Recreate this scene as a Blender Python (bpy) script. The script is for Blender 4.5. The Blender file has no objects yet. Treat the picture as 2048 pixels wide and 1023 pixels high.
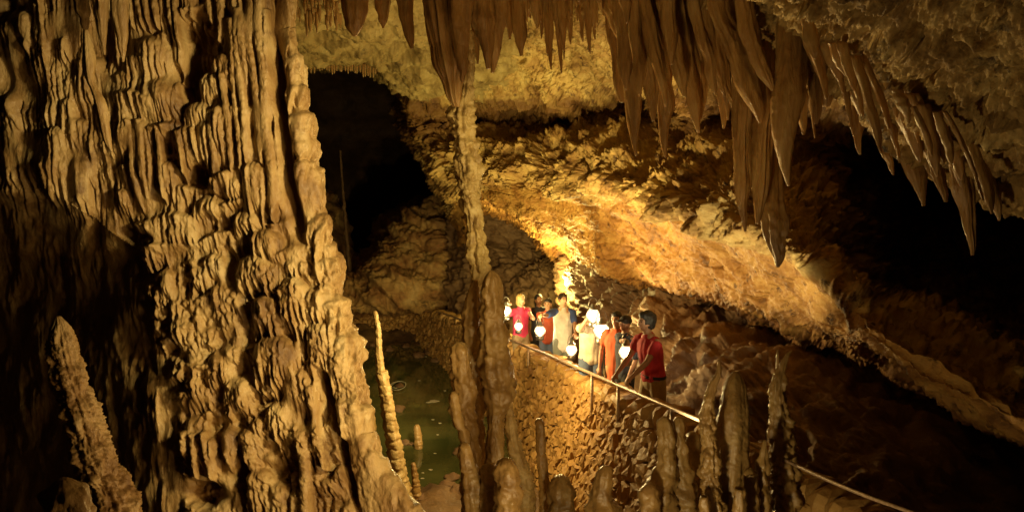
import bpy, math, random
import numpy as np
from mathutils import Vector, Matrix

# ------------------------------------------------------------------ camera, world, exposure
SC = bpy.context.scene
COL = SC.collection
CAMZ = 5.9
FPX = 1864.0
PITCH = math.radians(8)
cd = bpy.data.cameras.new('camera')
cam = bpy.data.objects.new('camera', cd)
COL.objects.link(cam)
cam.location = (0, 0, CAMZ)
cam.rotation_euler = (math.radians(90) - PITCH, 0, 0)
cd.sensor_width = 36
cd.lens = FPX / 2048 * 36
cd.clip_start = 0.1
cd.clip_end = 300
SC.camera = cam
w = bpy.data.worlds.new('World')
SC.world = w
w.use_nodes = True
w.node_tree.nodes['Background'].inputs[0].default_value = (1.0, 0.62, 0.26, 1)
w.node_tree.nodes['Background'].inputs[1].default_value = 0.010
vs = SC.view_settings
vs.view_transform = 'Standard'
vs.look = 'None'
vs.exposure = 0.0
vs.gamma = 1.0
vs.use_curve_mapping = False
SC.cycles.use_denoising = True
SC.cycles.max_bounces = 5
SC.cycles.diffuse_bounces = 3
SC.cycles.glossy_bounces = 2
SC.cycles.caustics_reflective = False
SC.cycles.caustics_refractive = False
SC.cycles.sample_clamp_indirect = 3.0

CP, SP = math.cos(PITCH), math.sin(PITCH)

def P(px, py, d):
    """world point seen at photo pixel (px,py), d metres deep"""
    u = (px - 1024.0) / FPX
    v = (511.5 - py) / FPX
    return Vector((u * d, (CP + v * SP) * d, CAMZ + (-SP + v * CP) * d))

def PA(A):
    """same for an array (...,3) of px,py,d"""
    u = (A[..., 0] - 1024.0) / FPX
    v = (511.5 - A[..., 1]) / FPX
    d = A[..., 2]
    return np.stack([u * d, (CP + v * SP) * d, CAMZ + (-SP + v * CP) * d], -1)

# ------------------------------------------------------------------ lamps of the cave's show lighting, plus added fill spots
WARM = (1.0, 0.66, 0.26)
def spot(name, loc, target, power, color=WARM, angle=90, blend=0.6, radius=0.06):
    ld = bpy.data.lights.new(name, 'SPOT')
    ld.energy = power
    ld.color = color
    ld.spot_size = math.radians(angle)
    ld.spot_blend = blend
    ld.shadow_soft_size = radius
    o = bpy.data.objects.new(name, ld)
    COL.objects.link(o)
    loc = Vector(loc)
    o.location = loc
    o.rotation_euler = (Vector(target) - loc).to_track_quat('-Z', 'Y').to_euler()
    return o
def pointlight(name, loc, power, color=WARM, radius=0.08):
    ld = bpy.data.lights.new(name, 'POINT')
    ld.energy = power
    ld.color = color
    ld.shadow_soft_size = radius
    o = bpy.data.objects.new(name, ld)
    COL.objects.link(o)
    o.location = loc
    return o

LANT = 210.0
# floodlight high on the right, raking down across the flowstone
spot('flood_flowstone', P(1990, 120, 4.2), P(520, 500, 7.8), 1750, (1.0, .74, .31), 54, .8, .35)
spot('fill_flowstone_low', P(1480, 1450, 4.2), P(430, 620, 7.8), 190, (1.0, .58, .2), 70, .7, .3)  # soft fill added from below to lift the flowstone's shadows
spot('rim_fill_corner', P(2140, 860, 6.0), P(190, 860, 5.6), 170, (1.0, .74, .34), 26, .5, .1)  # unseen rim light added to brighten the corner stalagmite's right edge
# floodlight on the right: pale column
spot('flood_column', P(2120, 250, 5.0), P(940, 360, 9.8), 1000, (1.0, .74, .28), 22, .7)
# floodlight behind the central stalagmites: rubble wall, visitors, ledge
pointlight('flood_gallery', P(988, 640, 13.6), 500, (1.0, .70, .26), .06)
spot('flood_ledge', P(990, 720, 15.5), P(1080, 350, 19.5), 900, (1.0, .78, .26), 62)
spot('flood_mass', P(990, 610, 12.0), P(1260, 330, 16), 900, (1.0, .74, .28), 60, .7)
spot('flood_curtain', P(1003, 760, 12.5), P(1440, 190, 9.2), 900, (1.0, .70, .28), 44)
spot('flood_fringe', P(1180, 1180, 6.2), P(1260, 120, 9.6), 200, (1.0, .70, .28), 46)
# floodlight in the alcove behind the visitors, lights ledge and slab from below
pointlight('lamp_alcove', P(1108, 560, 19.6), 330, (1.0, .78, .24))
spot('flood_slab', P(1165, 680, 16.8), P(1360, 460, 13.6), 420, (1.0, .70, .26), 110)
# floodlight on the path behind the parapet, aimed up at the ledge and rough ceiling
spot('flood_ceiling', P(1520, 1035, 8.7), P(1560, 190, 10.5), 560, (1.0, .76, .36), 80)
spot('flood_facet', P(1334, 905, 8.85), P(1500, 370, 12.4), 700, (1.0, .82, .44), 54, .6)
spot('flood_band', P(960, 700, 15), P(820, 100, 18), 420, (1.0, .74, .26), 70)
spot('flood_pool', P(900, 760, 14), P(780, 650, 25), 700, (1.0, .74, .32), 64)
# small lamp by the front stalagmites; unseen fill added for the dark left flank
pointlight('lamp_front', P(1220, 1330, 5.8), 130, (1.0, .74, .34), .12)
spot('fill_left_flank', (2.75, 3.4, 4.5), P(260, 640, 8.2), 240, (1.0, .56, .18), 84, .4, .35)


# ------------------------------------------------------------------ noise
_rng = np.random.RandomState(7)
_perm = np.concatenate([_rng.permutation(256)] * 3).astype(np.int32)
_g = _rng.normal(size=(256, 3))
_g = (_g / np.linalg.norm(_g, axis=1)[:, None]).astype(np.float32)

def perlin(x, y, z):
    x = np.asarray(x, np.float32); y = np.asarray(y, np.float32); z = np.asarray(z, np.float32)
    x, y, z = np.broadcast_arrays(x, y, z)
    xi = np.floor(x).astype(np.int32); yi = np.floor(y).astype(np.int32); zi = np.floor(z).astype(np.int32)
    xf = x - xi; yf = y - yi; zf = z - zi
    fu = xf * xf * (3 - 2 * xf); fv = yf * yf * (3 - 2 * yf); fw = zf * zf * (3 - 2 * zf)
    xi &= 255; yi &= 255; zi &= 255
    out = 0
    for dx in (0, 1):
        a = _perm[xi + dx]
        wx = fu if dx else 1 - fu
        for dy in (0, 1):
            b = _perm[a + yi + dy]
            wy = fv if dy else 1 - fv
            for dz in (0, 1):
                g = _g[_perm[b + zi + dz]]
                wz = fw if dz else 1 - fw
                out = out + wx * wy * wz * (g[..., 0] * (xf - dx) + g[..., 1] * (yf - dy) + g[..., 2] * (zf - dz))
    return out * 1.5

def fbm(x, y, z, octs=4, gain=0.5, lac=2.03):
    s = 0; a = 1.0
    for i in range(octs):
        s = s + a * perlin(x + 17.3 * i, y - 9.1 * i, z + 4.7 * i)
        x = x * lac; y = y * lac; z = z * lac; a *= gain
    return s

def billow(x, y, z, octs=3, gain=0.5):
    s = 0; a = 1.0
    for i in range(octs):
        s = s + a * (np.abs(perlin(x + 7.7 * i, y + 3.1 * i, z - 5.3 * i)) * 2 - 0.5)
        x = x * 2.07; y = y * 2.07; z = z * 2.07; a *= gain
    return s

def sstep(a, b, x):
    t = np.clip((x - a) / (b - a), 0, 1)
    return t * t * (3 - 2 * t)

# ------------------------------------------------------------------ mesh helpers
def mesh_np(name, V, F, mat=None, smooth=True):
    """V (n,3), F (m,4) or (m,3) int array"""
    me = bpy.data.meshes.new(name)
    V = np.ascontiguousarray(V, np.float32); F = np.ascontiguousarray(F, np.int32)
    k = F.shape[1]
    me.vertices.add(len(V)); me.vertices.foreach_set('co', V.ravel())
    me.loops.add(F.size); me.loops.foreach_set('vertex_index', F.ravel())
    me.polygons.add(len(F))
    me.polygons.foreach_set('loop_start', np.arange(0, F.size, k, dtype=np.int32))
    me.polygons.foreach_set('loop_total', np.full(len(F), k, np.int32))
    me.polygons.foreach_set('use_smooth', np.full(len(F), smooth))
    me.update(calc_edges=True)
    if mat: me.materials.append(mat)
    return me

def grid_faces(nr, nc, wrap=False, flip=False):
    r = np.arange(nr - 1)[:, None]
    c = np.arange(nc if wrap else nc - 1)[None, :]
    c2 = (c + 1) % nc
    a = r * nc + c; b = r * nc + c2; cc = (r + 1) * nc + c2; d = (r + 1) * nc + c
    F = np.stack([a, d, cc, b] if flip else [a, b, cc, d], -1).reshape(-1, 4)
    return F

def grid_normals(G):
    du = np.gradient(G, axis=1); dv = np.gradient(G, axis=0)
    n = np.cross(dv, du)
    n /= np.linalg.norm(n, axis=-1, keepdims=True) + 1e-9
    return n

def catmull(A, n):
    """resample array A (k, ...) along axis 0 to n samples with a Catmull-Rom curve"""
    k = A.shape[0]
    t = np.linspace(0, k - 1, n)
    i = np.minimum(t.astype(int), k - 2); f = (t - i).reshape((-1,) + (1,) * (A.ndim - 1))
    g = lambda j: A[np.clip(j, 0, k - 1)]
    p0, p1, p2, p3 = g(i - 1), g(i), g(i + 1), g(i + 2)
    return 0.5 * (2 * p1 + (p2 - p0) * f + (2 * p0 - 5 * p1 + 4 * p2 - p3) * f * f + (3 * p1 - p0 - 3 * p2 + p3) * f ** 3)

def link(name, me, parent=None, loc=None):
    o = bpy.data.objects.new(name, me)
    COL.objects.link(o)
    if parent: o.parent = parent
    if loc is not None: o.location = loc
    return o

def tag(o, label=None, cat=None, group=None, kind=None):
    if label: o['label'] = label
    if cat: o['category'] = cat
    if group: o['group'] = group
    if kind: o['kind'] = kind
    return o

def empty(name, loc, label, cat, group=None):
    o = bpy.data.objects.new(name, None)
    COL.objects.link(o)
    o.location = loc
    return tag(o, label, cat, group)

def surface(net, nr, nc, disp, mat, name):
    """net: rows x cols control points (px,py,d) -> world surface, displaced along its normal"""
    W = PA(np.array(net, float))
    G = catmull(W, nr)
    G = catmull(np.swapaxes(G, 0, 1), nc).swapaxes(0, 1)
    n = grid_normals(G)
    # point towards the chamber (camera side)
    toc = np.array([0, 0, CAMZ]) - G
    if (n * toc).sum() < 0: n = -n
    G = G + n * disp(G)[..., None]
    return link(name, mesh_np(name, G.reshape(-1, 3), grid_faces(nr, nc), mat)), G

# ------------------------------------------------------------------ materials
def new_mat(name):
    m = bpy.data.materials.new(name); m.use_nodes = True
    return m, m.node_tree.nodes, m.node_tree.links, m.node_tree.nodes['Principled BSDF']

def rock_mat(name, cols, scale=1.5, rough=(0.45, 0.8), bump=0.4, bscale=14, zst=1.0, spec=0.35, stain=None, dist=0.03):
    """cols: list of 3-4 base colours mixed by noise in object space"""
    m, N, L, B = new_mat(name)
    tc = N.new('ShaderNodeTexCoord')
    mp = N.new('ShaderNodeMapping'); mp.inputs['Scale'].default_value = (1, 1, zst)
    L.new(tc.outputs['Object'], mp.inputs['Vector'])
    n1 = N.new('ShaderNodeTexNoise'); n1.inputs['Scale'].default_value = scale
    n1.inputs['Detail'].default_value = 9; n1.inputs['Roughness'].default_value = 0.65
    n1.inputs['Distortion'].default_value = 0.4
    L.new(mp.outputs[0], n1.inputs['Vector'])
    cr = N.new('ShaderNodeValToRGB')
    el = cr.color_ramp.elements
    k = len(cols)
    while len(el) < k: el.new(0.5)
    for i, c in enumerate(cols):
        el[i].position = 0.3 + 0.42 * i / (k - 1)
        el[i].color = (*c, 1)
    L.new(n1.outputs['Fac'], cr.inputs['Fac'])
    col = cr.outputs['Color']
    if stain:
        n3 = N.new('ShaderNodeTexNoise'); n3.inputs['Scale'].default_value = stain[1]
        n3.inputs['Detail'].default_value = 7; n3.inputs['Roughness'].default_value = 0.7
        L.new(tc.outputs['Object'], n3.inputs['Vector'])
        mr = N.new('ShaderNodeMapRange'); mr.inputs['From Min'].default_value = stain[2]; mr.inputs['From Max'].default_value = stain[2] + 0.1
        L.new(n3.outputs['Fac'], mr.inputs['Value'])
        mx = N.new('ShaderNodeMix'); mx.data_type = 'RGBA'
        L.new(mr.outputs[0], mx.inputs['Factor']); L.new(col, mx.inputs['A'])
        mx.inputs['B'].default_value = (*stain[0], 1)
        col = mx.outputs['Result']
    L.new(col, B.inputs['Base Color'])
    n2 = N.new('ShaderNodeTexNoise'); n2.inputs['Scale'].default_value = bscale
    n2.inputs['Detail'].default_value = 8; n2.inputs['Roughness'].default_value = 0.62
    L.new(mp.outputs[0], n2.inputs['Vector'])
    bp = N.new('ShaderNodeBump'); bp.inputs['Strength'].default_value = bump; bp.inputs['Distance'].default_value = dist
    L.new(n2.outputs['Fac'], bp.inputs['Height'])
    L.new(bp.outputs[0], B.inputs['Normal'])
    mr = N.new('ShaderNodeMapRange')
    mr.inputs['To Min'].default_value = rough[1]; mr.inputs['To Max'].default_value = rough[0]
    mr.inputs['From Min'].default_value = 0.35; mr.inputs['From Max'].default_value = 0.65
    L.new(n2.outputs['Fac'], mr.inputs['Value'])
    L.new(mr.outputs[0], B.inputs['Roughness'])
    B.inputs['Specular IOR Level'].default_value = spec
    return m

def plain_mat(name, c, rough=0.7, metal=0.0, var=0.15, scale=20, bump=0.2, emit=None):
    m, N, L, B = new_mat(name)
    tc = N.new('ShaderNodeTexCoord')
    n1 = N.new('ShaderNodeTexNoise'); n1.inputs['Scale'].default_value = scale; n1.inputs['Detail'].default_value = 5
    L.new(tc.outputs['Object'], n1.inputs['Vector'])
    cr = N.new('ShaderNodeValToRGB')
    cr.color_ramp.elements[0].position = 0.3; cr.color_ramp.elements[1].position = 0.7
    cr.color_ramp.elements[0].color = (*[x * (1 - var) for x in c], 1)
    cr.color_ramp.elements[1].color = (*[min(1, x * (1 + var)) for x in c], 1)
    L.new(n1.outputs['Fac'], cr.inputs['Fac']); L.new(cr.outputs[0], B.inputs['Base Color'])
    bp = N.new('ShaderNodeBump'); bp.inputs['Strength'].default_value = bump; bp.inputs['Distance'].default_value = 0.01
    L.new(n1.outputs['Fac'], bp.inputs['Height']); L.new(bp.outputs[0], B.inputs['Normal'])
    B.inputs['Roughness'].default_value = rough; B.inputs['Metallic'].default_value = metal
    if emit:
        B.inputs['Emission Color'].default_value = (*emit[0], 1); B.inputs['Emission Strength'].default_value = emit[1]
    return m

M_FLOW = rock_mat('flowstone_calcite', [(0.12, 0.062, 0.022), (0.27, 0.165, 0.06), (0.42, 0.30, 0.135), (0.50, 0.40, 0.22)], 3.2, (0.3, 0.75), 0.5, 34, 0.5, 0.5, ((0.17, 0.10, 0.04), 2.2, 0.56), 0.03)
M_WALL = rock_mat('cave_limestone', [(0.10, 0.045, 0.016), (0.27, 0.14, 0.05), (0.42, 0.27, 0.10), (0.52, 0.38, 0.18)], 1.1, (0.5, 0.85), 0.8, 9, 1.6, 0.3, ((0.05, 0.025, 0.012), 0.9, 0.60), 0.06)
M_CEIL = rock_mat('pale_ceiling_limestone', [(0.14, 0.09, 0.03), (0.32, 0.24, 0.09), (0.42, 0.34, 0.15)], 2.6, (0.55, 0.85), 0.7, 7, 1.0, 0.25, ((0.10, 0.07, 0.03), 2.2, 0.58), 0.05)
M_ROOF = rock_mat('rough_roof_limestone', [(0.09, 0.045, 0.016), (0.27, 0.165, 0.055), (0.42, 0.29, 0.11), (0.50, 0.38, 0.17)], 2.4, (0.5, 0.85), 0.8, 16, 1.0, 0.25, ((0.06, 0.035, 0.015), 3.0, 0.56), 0.04)
M_STALAC = rock_mat('stalactite_calcite', [(0.14, 0.065, 0.018), (0.36, 0.205, 0.07), (0.54, 0.38, 0.16)], 4.5, (0.22, 0.5), 0.7, 26, 0.22, 0.55)
M_STALAC.node_tree.nodes['Principled BSDF'].inputs['Subsurface Weight'].default_value = .25
M_STALAC.node_tree.nodes['Principled BSDF'].inputs['Subsurface Radius'].default_value = (.08, .03, .01)
M_STALAG = rock_mat('stalagmite_calcite', [(0.15, 0.08, 0.026), (0.32, 0.20, 0.07), (0.48, 0.34, 0.14)], 3.0, (0.2, 0.5), 0.45, 20, 0.7, 0.6)
M_PALE = rock_mat('pale_column_calcite', [(0.22, 0.13, 0.045), (0.44, 0.32, 0.13), (0.60, 0.48, 0.24)], 7.0, (0.3, 0.6), 0.5, 26, 0.7, 0.5)
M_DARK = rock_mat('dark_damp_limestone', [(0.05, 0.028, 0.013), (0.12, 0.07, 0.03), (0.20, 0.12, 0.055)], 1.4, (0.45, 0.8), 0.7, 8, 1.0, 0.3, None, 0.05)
M_STONE = rock_mat('wall_rubble_stone', [(0.17, 0.08, 0.022), (0.34, 0.19, 0.055), (0.46, 0.29, 0.10)], 3.5, (0.45, 0.8), 0.6, 14, 1.0, 0.35, None, 0.03)

# ================================================================== THE SETTING: rock surfaces
def rough_disp(big=0.5, mid=0.22, small=0.07, fine=0.025, seed=0.0, strata=0.0):
    def f(G):
        x, y, z = G[..., 0] + seed, G[..., 1], G[..., 2]
        h = big * fbm(x * .45, y * .45, z * .6, 2)
        wx = x + .35 * perlin(x * .9, y * .9, z * .9 + 31)
        h = h + mid * (0.5 - np.abs(fbm(wx * 1.3, y * 1.3, z * 2.0 + x * .5, 2)) * 1.6)
        h = h + small * billow(x * 3.1, y * 3.1, z * 5.2 + x * 1.1, 3, .55)
        h = h + fine * fbm(x * 11, y * 11, z * 17, 2)
        if strata:
            s = z * 1.0 + x * .33 + .22 * perlin(x * .7, y * .7, z * .7)
            t = (s * 2.1) % 1.0
            h = h + strata * (sstep(0, .25, t) - t) * (0.6 + perlin(x * .5, y * .5, z + 9))
        return h
    return f

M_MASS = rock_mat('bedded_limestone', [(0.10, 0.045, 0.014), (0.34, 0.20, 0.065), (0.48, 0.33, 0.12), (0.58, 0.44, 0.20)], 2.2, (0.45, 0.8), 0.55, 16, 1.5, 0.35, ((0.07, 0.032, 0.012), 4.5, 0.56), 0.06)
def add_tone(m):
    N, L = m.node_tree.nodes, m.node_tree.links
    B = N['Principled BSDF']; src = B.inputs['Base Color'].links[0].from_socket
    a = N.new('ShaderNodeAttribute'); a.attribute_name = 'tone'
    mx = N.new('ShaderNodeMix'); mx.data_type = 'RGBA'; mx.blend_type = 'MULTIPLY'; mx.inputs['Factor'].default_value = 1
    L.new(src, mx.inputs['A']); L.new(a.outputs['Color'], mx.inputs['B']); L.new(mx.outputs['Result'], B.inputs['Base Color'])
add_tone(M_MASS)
# --- main rock mass: ceiling back edge, dark band, lit ledge, sloping slab, undercut (rows top -> bottom)
cols = [
 [(850, 60, 31), (815, 130, 29), (800, 185, 28), (800, 240, 27.5), (850, 330, 27), (890, 400, 26.5), (905, 440, 26), (915, 470, 26), (920, 500, 26.5), (925, 510, 29)],
 [(880, 40, 20), (850, 110, 20.5), (825, 185, 21), (825, 240, 21.6), (862, 310, 21.6), (902, 365, 21), (925, 390, 21), (940, 404, 21), (948, 418, 21.5), (950, 424, 24.5)],
 [(960, 40, 18.5), (950, 120, 19.5), (945, 188, 20.3), (950, 240, 21), (955, 285, 20.3), (965, 330, 20), (975, 370, 20), (980, 395, 20), (985, 422, 20.5), (985, 428, 23.5)],
 [(1050, 40, 17.5), (1050, 120, 18.5), (1050, 186, 19.6), (1050, 240, 20.6), (1055, 285, 19.6), (1060, 330, 19), (1065, 375, 18.8), (1065, 412, 18.9), (1065, 448, 19.4), (1062, 456, 23)],
 [(1130, 40, 16), (1130, 110, 17.5), (1135, 182, 18.4), (1140, 240, 19.5), (1140, 285, 18.2), (1140, 340, 17.6), (1140, 395, 17.6), (1135, 445, 18.4), (1128, 495, 19.6), (1120, 508, 22)],
 [(1220, 30, 14), (1225, 100, 15.5), (1225, 176, 17.0), (1225, 240, 18.0), (1222, 290, 16.5), (1220, 340, 15.7), (1215, 388, 15.5), (1210, 462, 16.8), (1200, 530, 17.8), (1190, 540, 19.8)],
 [(1340, 20, 12), (1340, 90, 13.5), (1340, 165, 15.1), (1335, 235, 16), (1330, 300, 14.9), (1325, 365, 14.1), (1320, 418, 13.9), (1320, 490, 15.0), (1320, 560, 15.9), (1310, 568, 17.9)],
 [(1450, 20, 10.5), (1450, 90, 12), (1450, 170, 13.2), (1450, 245, 14), (1450, 310, 13), (1445, 390, 12.4), (1440, 450, 12.1), (1440, 520, 13.1), (1440, 590, 13.8), (1430, 600, 15.9)],
 [(1580, 20, 9.5), (1580, 90, 10.8), (1580, 180, 12.2), (1580, 260, 12.8), (1575, 350, 12.1), (1570, 450, 11.3), (1570, 522, 10.7), (1570, 580, 11.4), (1570, 650, 12.0), (1560, 660, 13.9)],
 [(1700, 20, 9), (1700, 110, 10), (1700, 200, 11.2), (1700, 300, 12.6), (1690, 400, 12.4), (1680, 510, 11.0), (1675, 600, 9.9), (1675, 650, 10.1), (1670, 700, 10.5), (1660, 708, 12.5)],
 [(1830, 40, 8.8), (1830, 130, 9.8), (1840, 230, 11.5), (1850, 340, 15.5), (1850, 440, 16), (1830, 580, 14), (1790, 672, 9.3), (1790, 710, 9.2), (1800, 744, 9.6), (1790, 750, 11.5)],
 [(2120, 60, 8), (2120, 160, 9), (2120, 320, 12), (2120, 420, 16), (2120, 520, 16), (2120, 690, 13), (2110, 850, 8.3), (2110, 880, 8.2), (2110, 905, 8.5), (2100, 910, 10.5)],
]
net = [[c[i] for c in cols] for i in range(10)]
net = np.array(net, float)
net[3, 2:6, 2] += .35; net[2, :, 2] -= .15; net[5, 4:9, 2] -= .25
def mass_disp(G):
    nr = G.shape[0]; v = np.linspace(-1, 9, nr)[:, None] + 0 * G[..., 0]
    x, y, z = G[..., 0], G[..., 1], G[..., 2]
    big = .26 * fbm(x * .45 + 3, y * .45, z * .6, 2)
    wx = x + .3 * perlin(x * 1.1, y * 1.1, z * 1.1 + 31); wz = z + .25 * perlin(x * 1.4, y * 1.4, z * 1.4 + 11)
    mid = fbm(wx * 1.2, y * 1.0, wz * 2.4, 3, .6)
    ridg = .5 - np.abs(fbm(wx * 2.6, y * 2.2, wz * 3.4, 3, .55)) * 1.7
    small = billow(wx * 6.5, y * 6.0, wz * 8.5, 3, .62)
    fine = fbm(x * 19, y * 17, z * 24, 3, .65)
    rows = [-1, 1.6, 2.2, 3, 5.5, 6.0, 6.2, 7.6, 9]
    h = big + np.interp(v, rows, [.10, .08, .22, .26, .22, .16, .07, .10, .16]) * mid
    h = h + np.interp(v, rows, [.08, .05, .12, .14, .12, .10, .018, .04, .10]) * ridg
    h = h + np.interp(v, rows, [.05, .03, .06, .06, .065, .06, .008, .018, .06]) * small
    h = h + np.interp(v, rows, [.02, .016, .03, .035, .04, .035, .014, .018, .03]) * fine
    s = z + x * .27 + .16 * perlin(x * .5, y * .2, z * .9)          # bedding planes dipping right
    t = (s * 2.3) % 1.0
    h = h + np.interp(v, [2, 3, 6, 6.4, 9], [.05, .14, .12, .03, .07]) * (sstep(0, .3, t) - t) * (.7 + perlin(x * .5, y * .5, z + 9))
    c = np.abs(perlin(y * .3, x * .4, (z + x * .27) * 4.5 + .5 * perlin(x, y, z)))   # long cracks following the slab
    h = h - np.interp(v, [6, 6.4, 8], [0, .09, .12]) * sstep(.05, .0, c) * sstep(-.2, .3, perlin(x * 1.1, y * .8, z * 2 + 50))
    h = h + .27 * sstep(5.1, 5.75, v) * sstep(6.02, 5.86, v) * (1 + .5 * perlin(x * 1.3, y * .7, z * 1.3)) * sstep(.5, 1.3, x)
    return h
net = np.concatenate([net[:1] + np.array([0, -170, -2.4]), net])
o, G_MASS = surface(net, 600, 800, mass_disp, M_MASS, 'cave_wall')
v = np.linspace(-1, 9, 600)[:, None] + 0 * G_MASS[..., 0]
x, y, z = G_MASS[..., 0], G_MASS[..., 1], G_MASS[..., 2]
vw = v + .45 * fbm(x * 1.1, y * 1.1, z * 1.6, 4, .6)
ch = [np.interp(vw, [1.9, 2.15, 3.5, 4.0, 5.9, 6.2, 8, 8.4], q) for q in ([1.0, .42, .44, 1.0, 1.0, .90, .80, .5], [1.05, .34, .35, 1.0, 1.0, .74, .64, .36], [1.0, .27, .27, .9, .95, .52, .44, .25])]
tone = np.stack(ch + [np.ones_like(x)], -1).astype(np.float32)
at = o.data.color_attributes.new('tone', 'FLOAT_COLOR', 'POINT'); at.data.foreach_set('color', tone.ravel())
tag(o, kind='structure')

# --- pale ceiling band on the left, rising overhead
xs = [200, 420, 560, 650, 740, 800, 870, 950, 1040]
edge = [118, 122, 124, 128, 138, 168, 186, 190, 186]
net = [[(x, -420, 9) for x in xs], [(x, -120, 12.5) for x in xs], [(x, 10, 15.5) for x in xs],
       [(x, 80, 18) for x in xs], [(x, e, 20.2) for x, e in zip(xs, edge)], [(x, e + 4, 24) for x, e in zip(xs, edge)],
       [(x, e - 40, 32) for x, e in zip(xs, edge)]]
o, _ = surface(net, 260, 380, rough_disp(.3, .16, .07, .02, 41.0), M_CEIL, 'cave_ceiling')
tag(o, kind='structure')

# --- near rough ceiling, upper right
def near_disp(G):
    x, y, z = G[..., 0], G[..., 1], G[..., 2]
    wx = x + .2 * perlin(x * 2, y * 2, z * 2); wz = z + .2 * perlin(x * 2.3, y * 2.3, z * 2.3 + 9)
    q = sstep(-.5, .4, perlin(x * 1.3 + 4, y * 1.3, z * 1.3))
    cr = np.abs(perlin(x * .9 + z * .6, y * .9, z * 2.2 - x * .5 + 7)) ; cr2 = np.abs(fbm(wx * 1.7, y * 1.7, wz * 2.4, 2))
    return (.26 * fbm(x * .8, y * .8, z * .8, 3) + .12 * fbm(wx * 2.6 + wz, y * 2.6, wz * 3.4, 5, .62) - .10 * sstep(.07, 0, cr) - .10 * sstep(.10, 0, cr2)
            + (.01 + .03 * q) * billow(wx * 10 + wz * 4, y * 10, wz * 12, 4, .68) + .010 * fbm(x * 45, y * 45, z * 45, 2))
cc = [
 [(900, -420, 6), (900, -230, 8), (900, -110, 9.4), (900, -95, 10.2), (900, -140, 14)],
 [(1120, -400, 5.6), (1120, -190, 7.4), (1120, -80, 9.2), (1120, -70, 10.2), (1120, -110, 14)],
 [(1300, -380, 5.3), (1300, -190, 7.2), (1300, -90, 8.8), (1300, -80, 10), (1300, -110, 13)],
 [(1450, -360, 5), (1450, -120, 6.8), (1450, -30, 8.4), (1450, -18, 9.8), (1450, -50, 12)],
 [(1600, -340, 4.7), (1600, -30, 6.5), (1600, 96, 8.2), (1610, 110, 9.6), (1610, 70, 11.5)],
 [(1760, -320, 4.5), (1760, 20, 6.1), (1760, 205, 7.9), (1760, 222, 9.4), (1760, 180, 11)],
 [(1910, -300, 4.3), (1910, 60, 5.7), (1900, 325, 7.5), (1900, 345, 9.2), (1900, 300, 11)],
 [(2180, -300, 4), (2180, 120, 5.2), (2180, 440, 7.1), (2180, 460, 9), (2180, 430, 11)],
]
net = [[c[i] for c in cc] for i in range(5)]
o, G_NEARC = surface(net, 380, 560, near_disp, M_ROOF, 'rough_ceiling')
tag(o, kind='structure')

# --- wall behind the path
cc = [
 [(900, 360, 26), (900, 480, 26), (900, 600, 25), (900, 720, 24), (900, 900, 23)],
 [(985, 380, 24.5), (985, 480, 24.5), (985, 560, 24), (985, 720, 22), (985, 900, 20.5)],
 [(1065, 400, 23.5), (1065, 480, 24), (1065, 560, 23), (1065, 720, 20.5), (1060, 900, 19)],
 [(1118, 430, 22.5), (1110, 500, 22.5), (1112, 570, 22), (1112, 720, 19.8), (1110, 900, 18.2)],
 [(1138, 450, 20.4), (1138, 510, 20.2), (1135, 580, 20.0), (1135, 720, 19.2), (1130, 900, 17.8)],
 [(1175, 470, 19.0), (1170, 530, 19.0), (1165, 590, 19.2), (1165, 720, 18.6), (1170, 900, 17)],
 [(1230, 480, 18.6), (1230, 560, 18.4), (1230, 620, 17.8), (1230, 720, 16.8), (1250, 900, 15)],
 [(1320, 500, 17.4), (1320, 590, 16.8), (1330, 660, 15.2), (1335, 760, 13.8), (1350, 960, 12)],
 [(1440, 540, 15.6), (1440, 620, 15.2), (1440, 700, 13.2), (1440, 800, 11.8), (1460, 980, 10.4)],
 [(1580, 600, 13.6), (1580, 680, 13.2), (1580, 760, 11.4), (1590, 860, 10.4), (1620, 1020, 9.4)],
 [(1740, 660, 12.0), (1740, 740, 11.4), (1740, 830, 10.2), (1750, 930, 9.4), (1780, 1080, 8.6)],
 [(2160, 820, 10), (2160, 900, 9.6), (2160, 980, 8.8), (2160, 1100, 8.2), (2160, 1250, 7.6)],
]
net = [[c[i] for c in cc] for i in range(5)]
M_BACK = rock_mat('brown_back_wall', [(0.09, 0.05, 0.024), (0.17, 0.10, 0.05), (0.25, 0.16, 0.085)], 1.2, (0.5, 0.8), 0.8, 7, 1.2, 0.25, ((0.045, 0.025, 0.014), 2.0, 0.6), 0.06)
o, _ = surface(net, 240, 400, rough_disp(.28, .2, .07, .02, 120.0), M_BACK, 'back_wall')
tag(o, kind='structure')

# --- rock mound beyond the pool
cc = [
 [(540, 330, 32), (540, 500, 29), (540, 560, 27), (540, 600, 26), (540, 612, 28)],
 [(640, 360, 32), (640, 500, 28.5), (640, 565, 26.5), (640, 612, 25.6), (640, 622, 28)],
 [(715, 520, 33), (715, 535, 28), (715, 580, 26), (715, 620, 25.4), (715, 630, 28)],
 [(775, 440, 33), (780, 452, 28), (780, 520, 26.4), (780, 600, 25.4), (780, 612, 28)],
 [(845, 398, 33), (845, 412, 28), (840, 500, 26.4), (840, 590, 25.4), (840, 604, 28)],
 [(890, 420, 33), (888, 432, 28.2), (885, 500, 26.6), (885, 592, 25.6), (885, 606, 28)],
 [(915, 540, 33), (912, 545, 30), (910, 570, 28), (915, 600, 26.5), (915, 615, 28)],
 [(980, 500, 33), (980, 540, 30), (980, 580, 28), (980, 625, 26.5), (980, 640, 28)],
]
net = [[c[i] for c in cc] for i in range(5)]
o, _ = surface(net, 150, 220, rough_disp(.45, .16, .07, .05, 200.0, .3), M_WALL, 'rock_mound')
tag(o, kind='structure')

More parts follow.
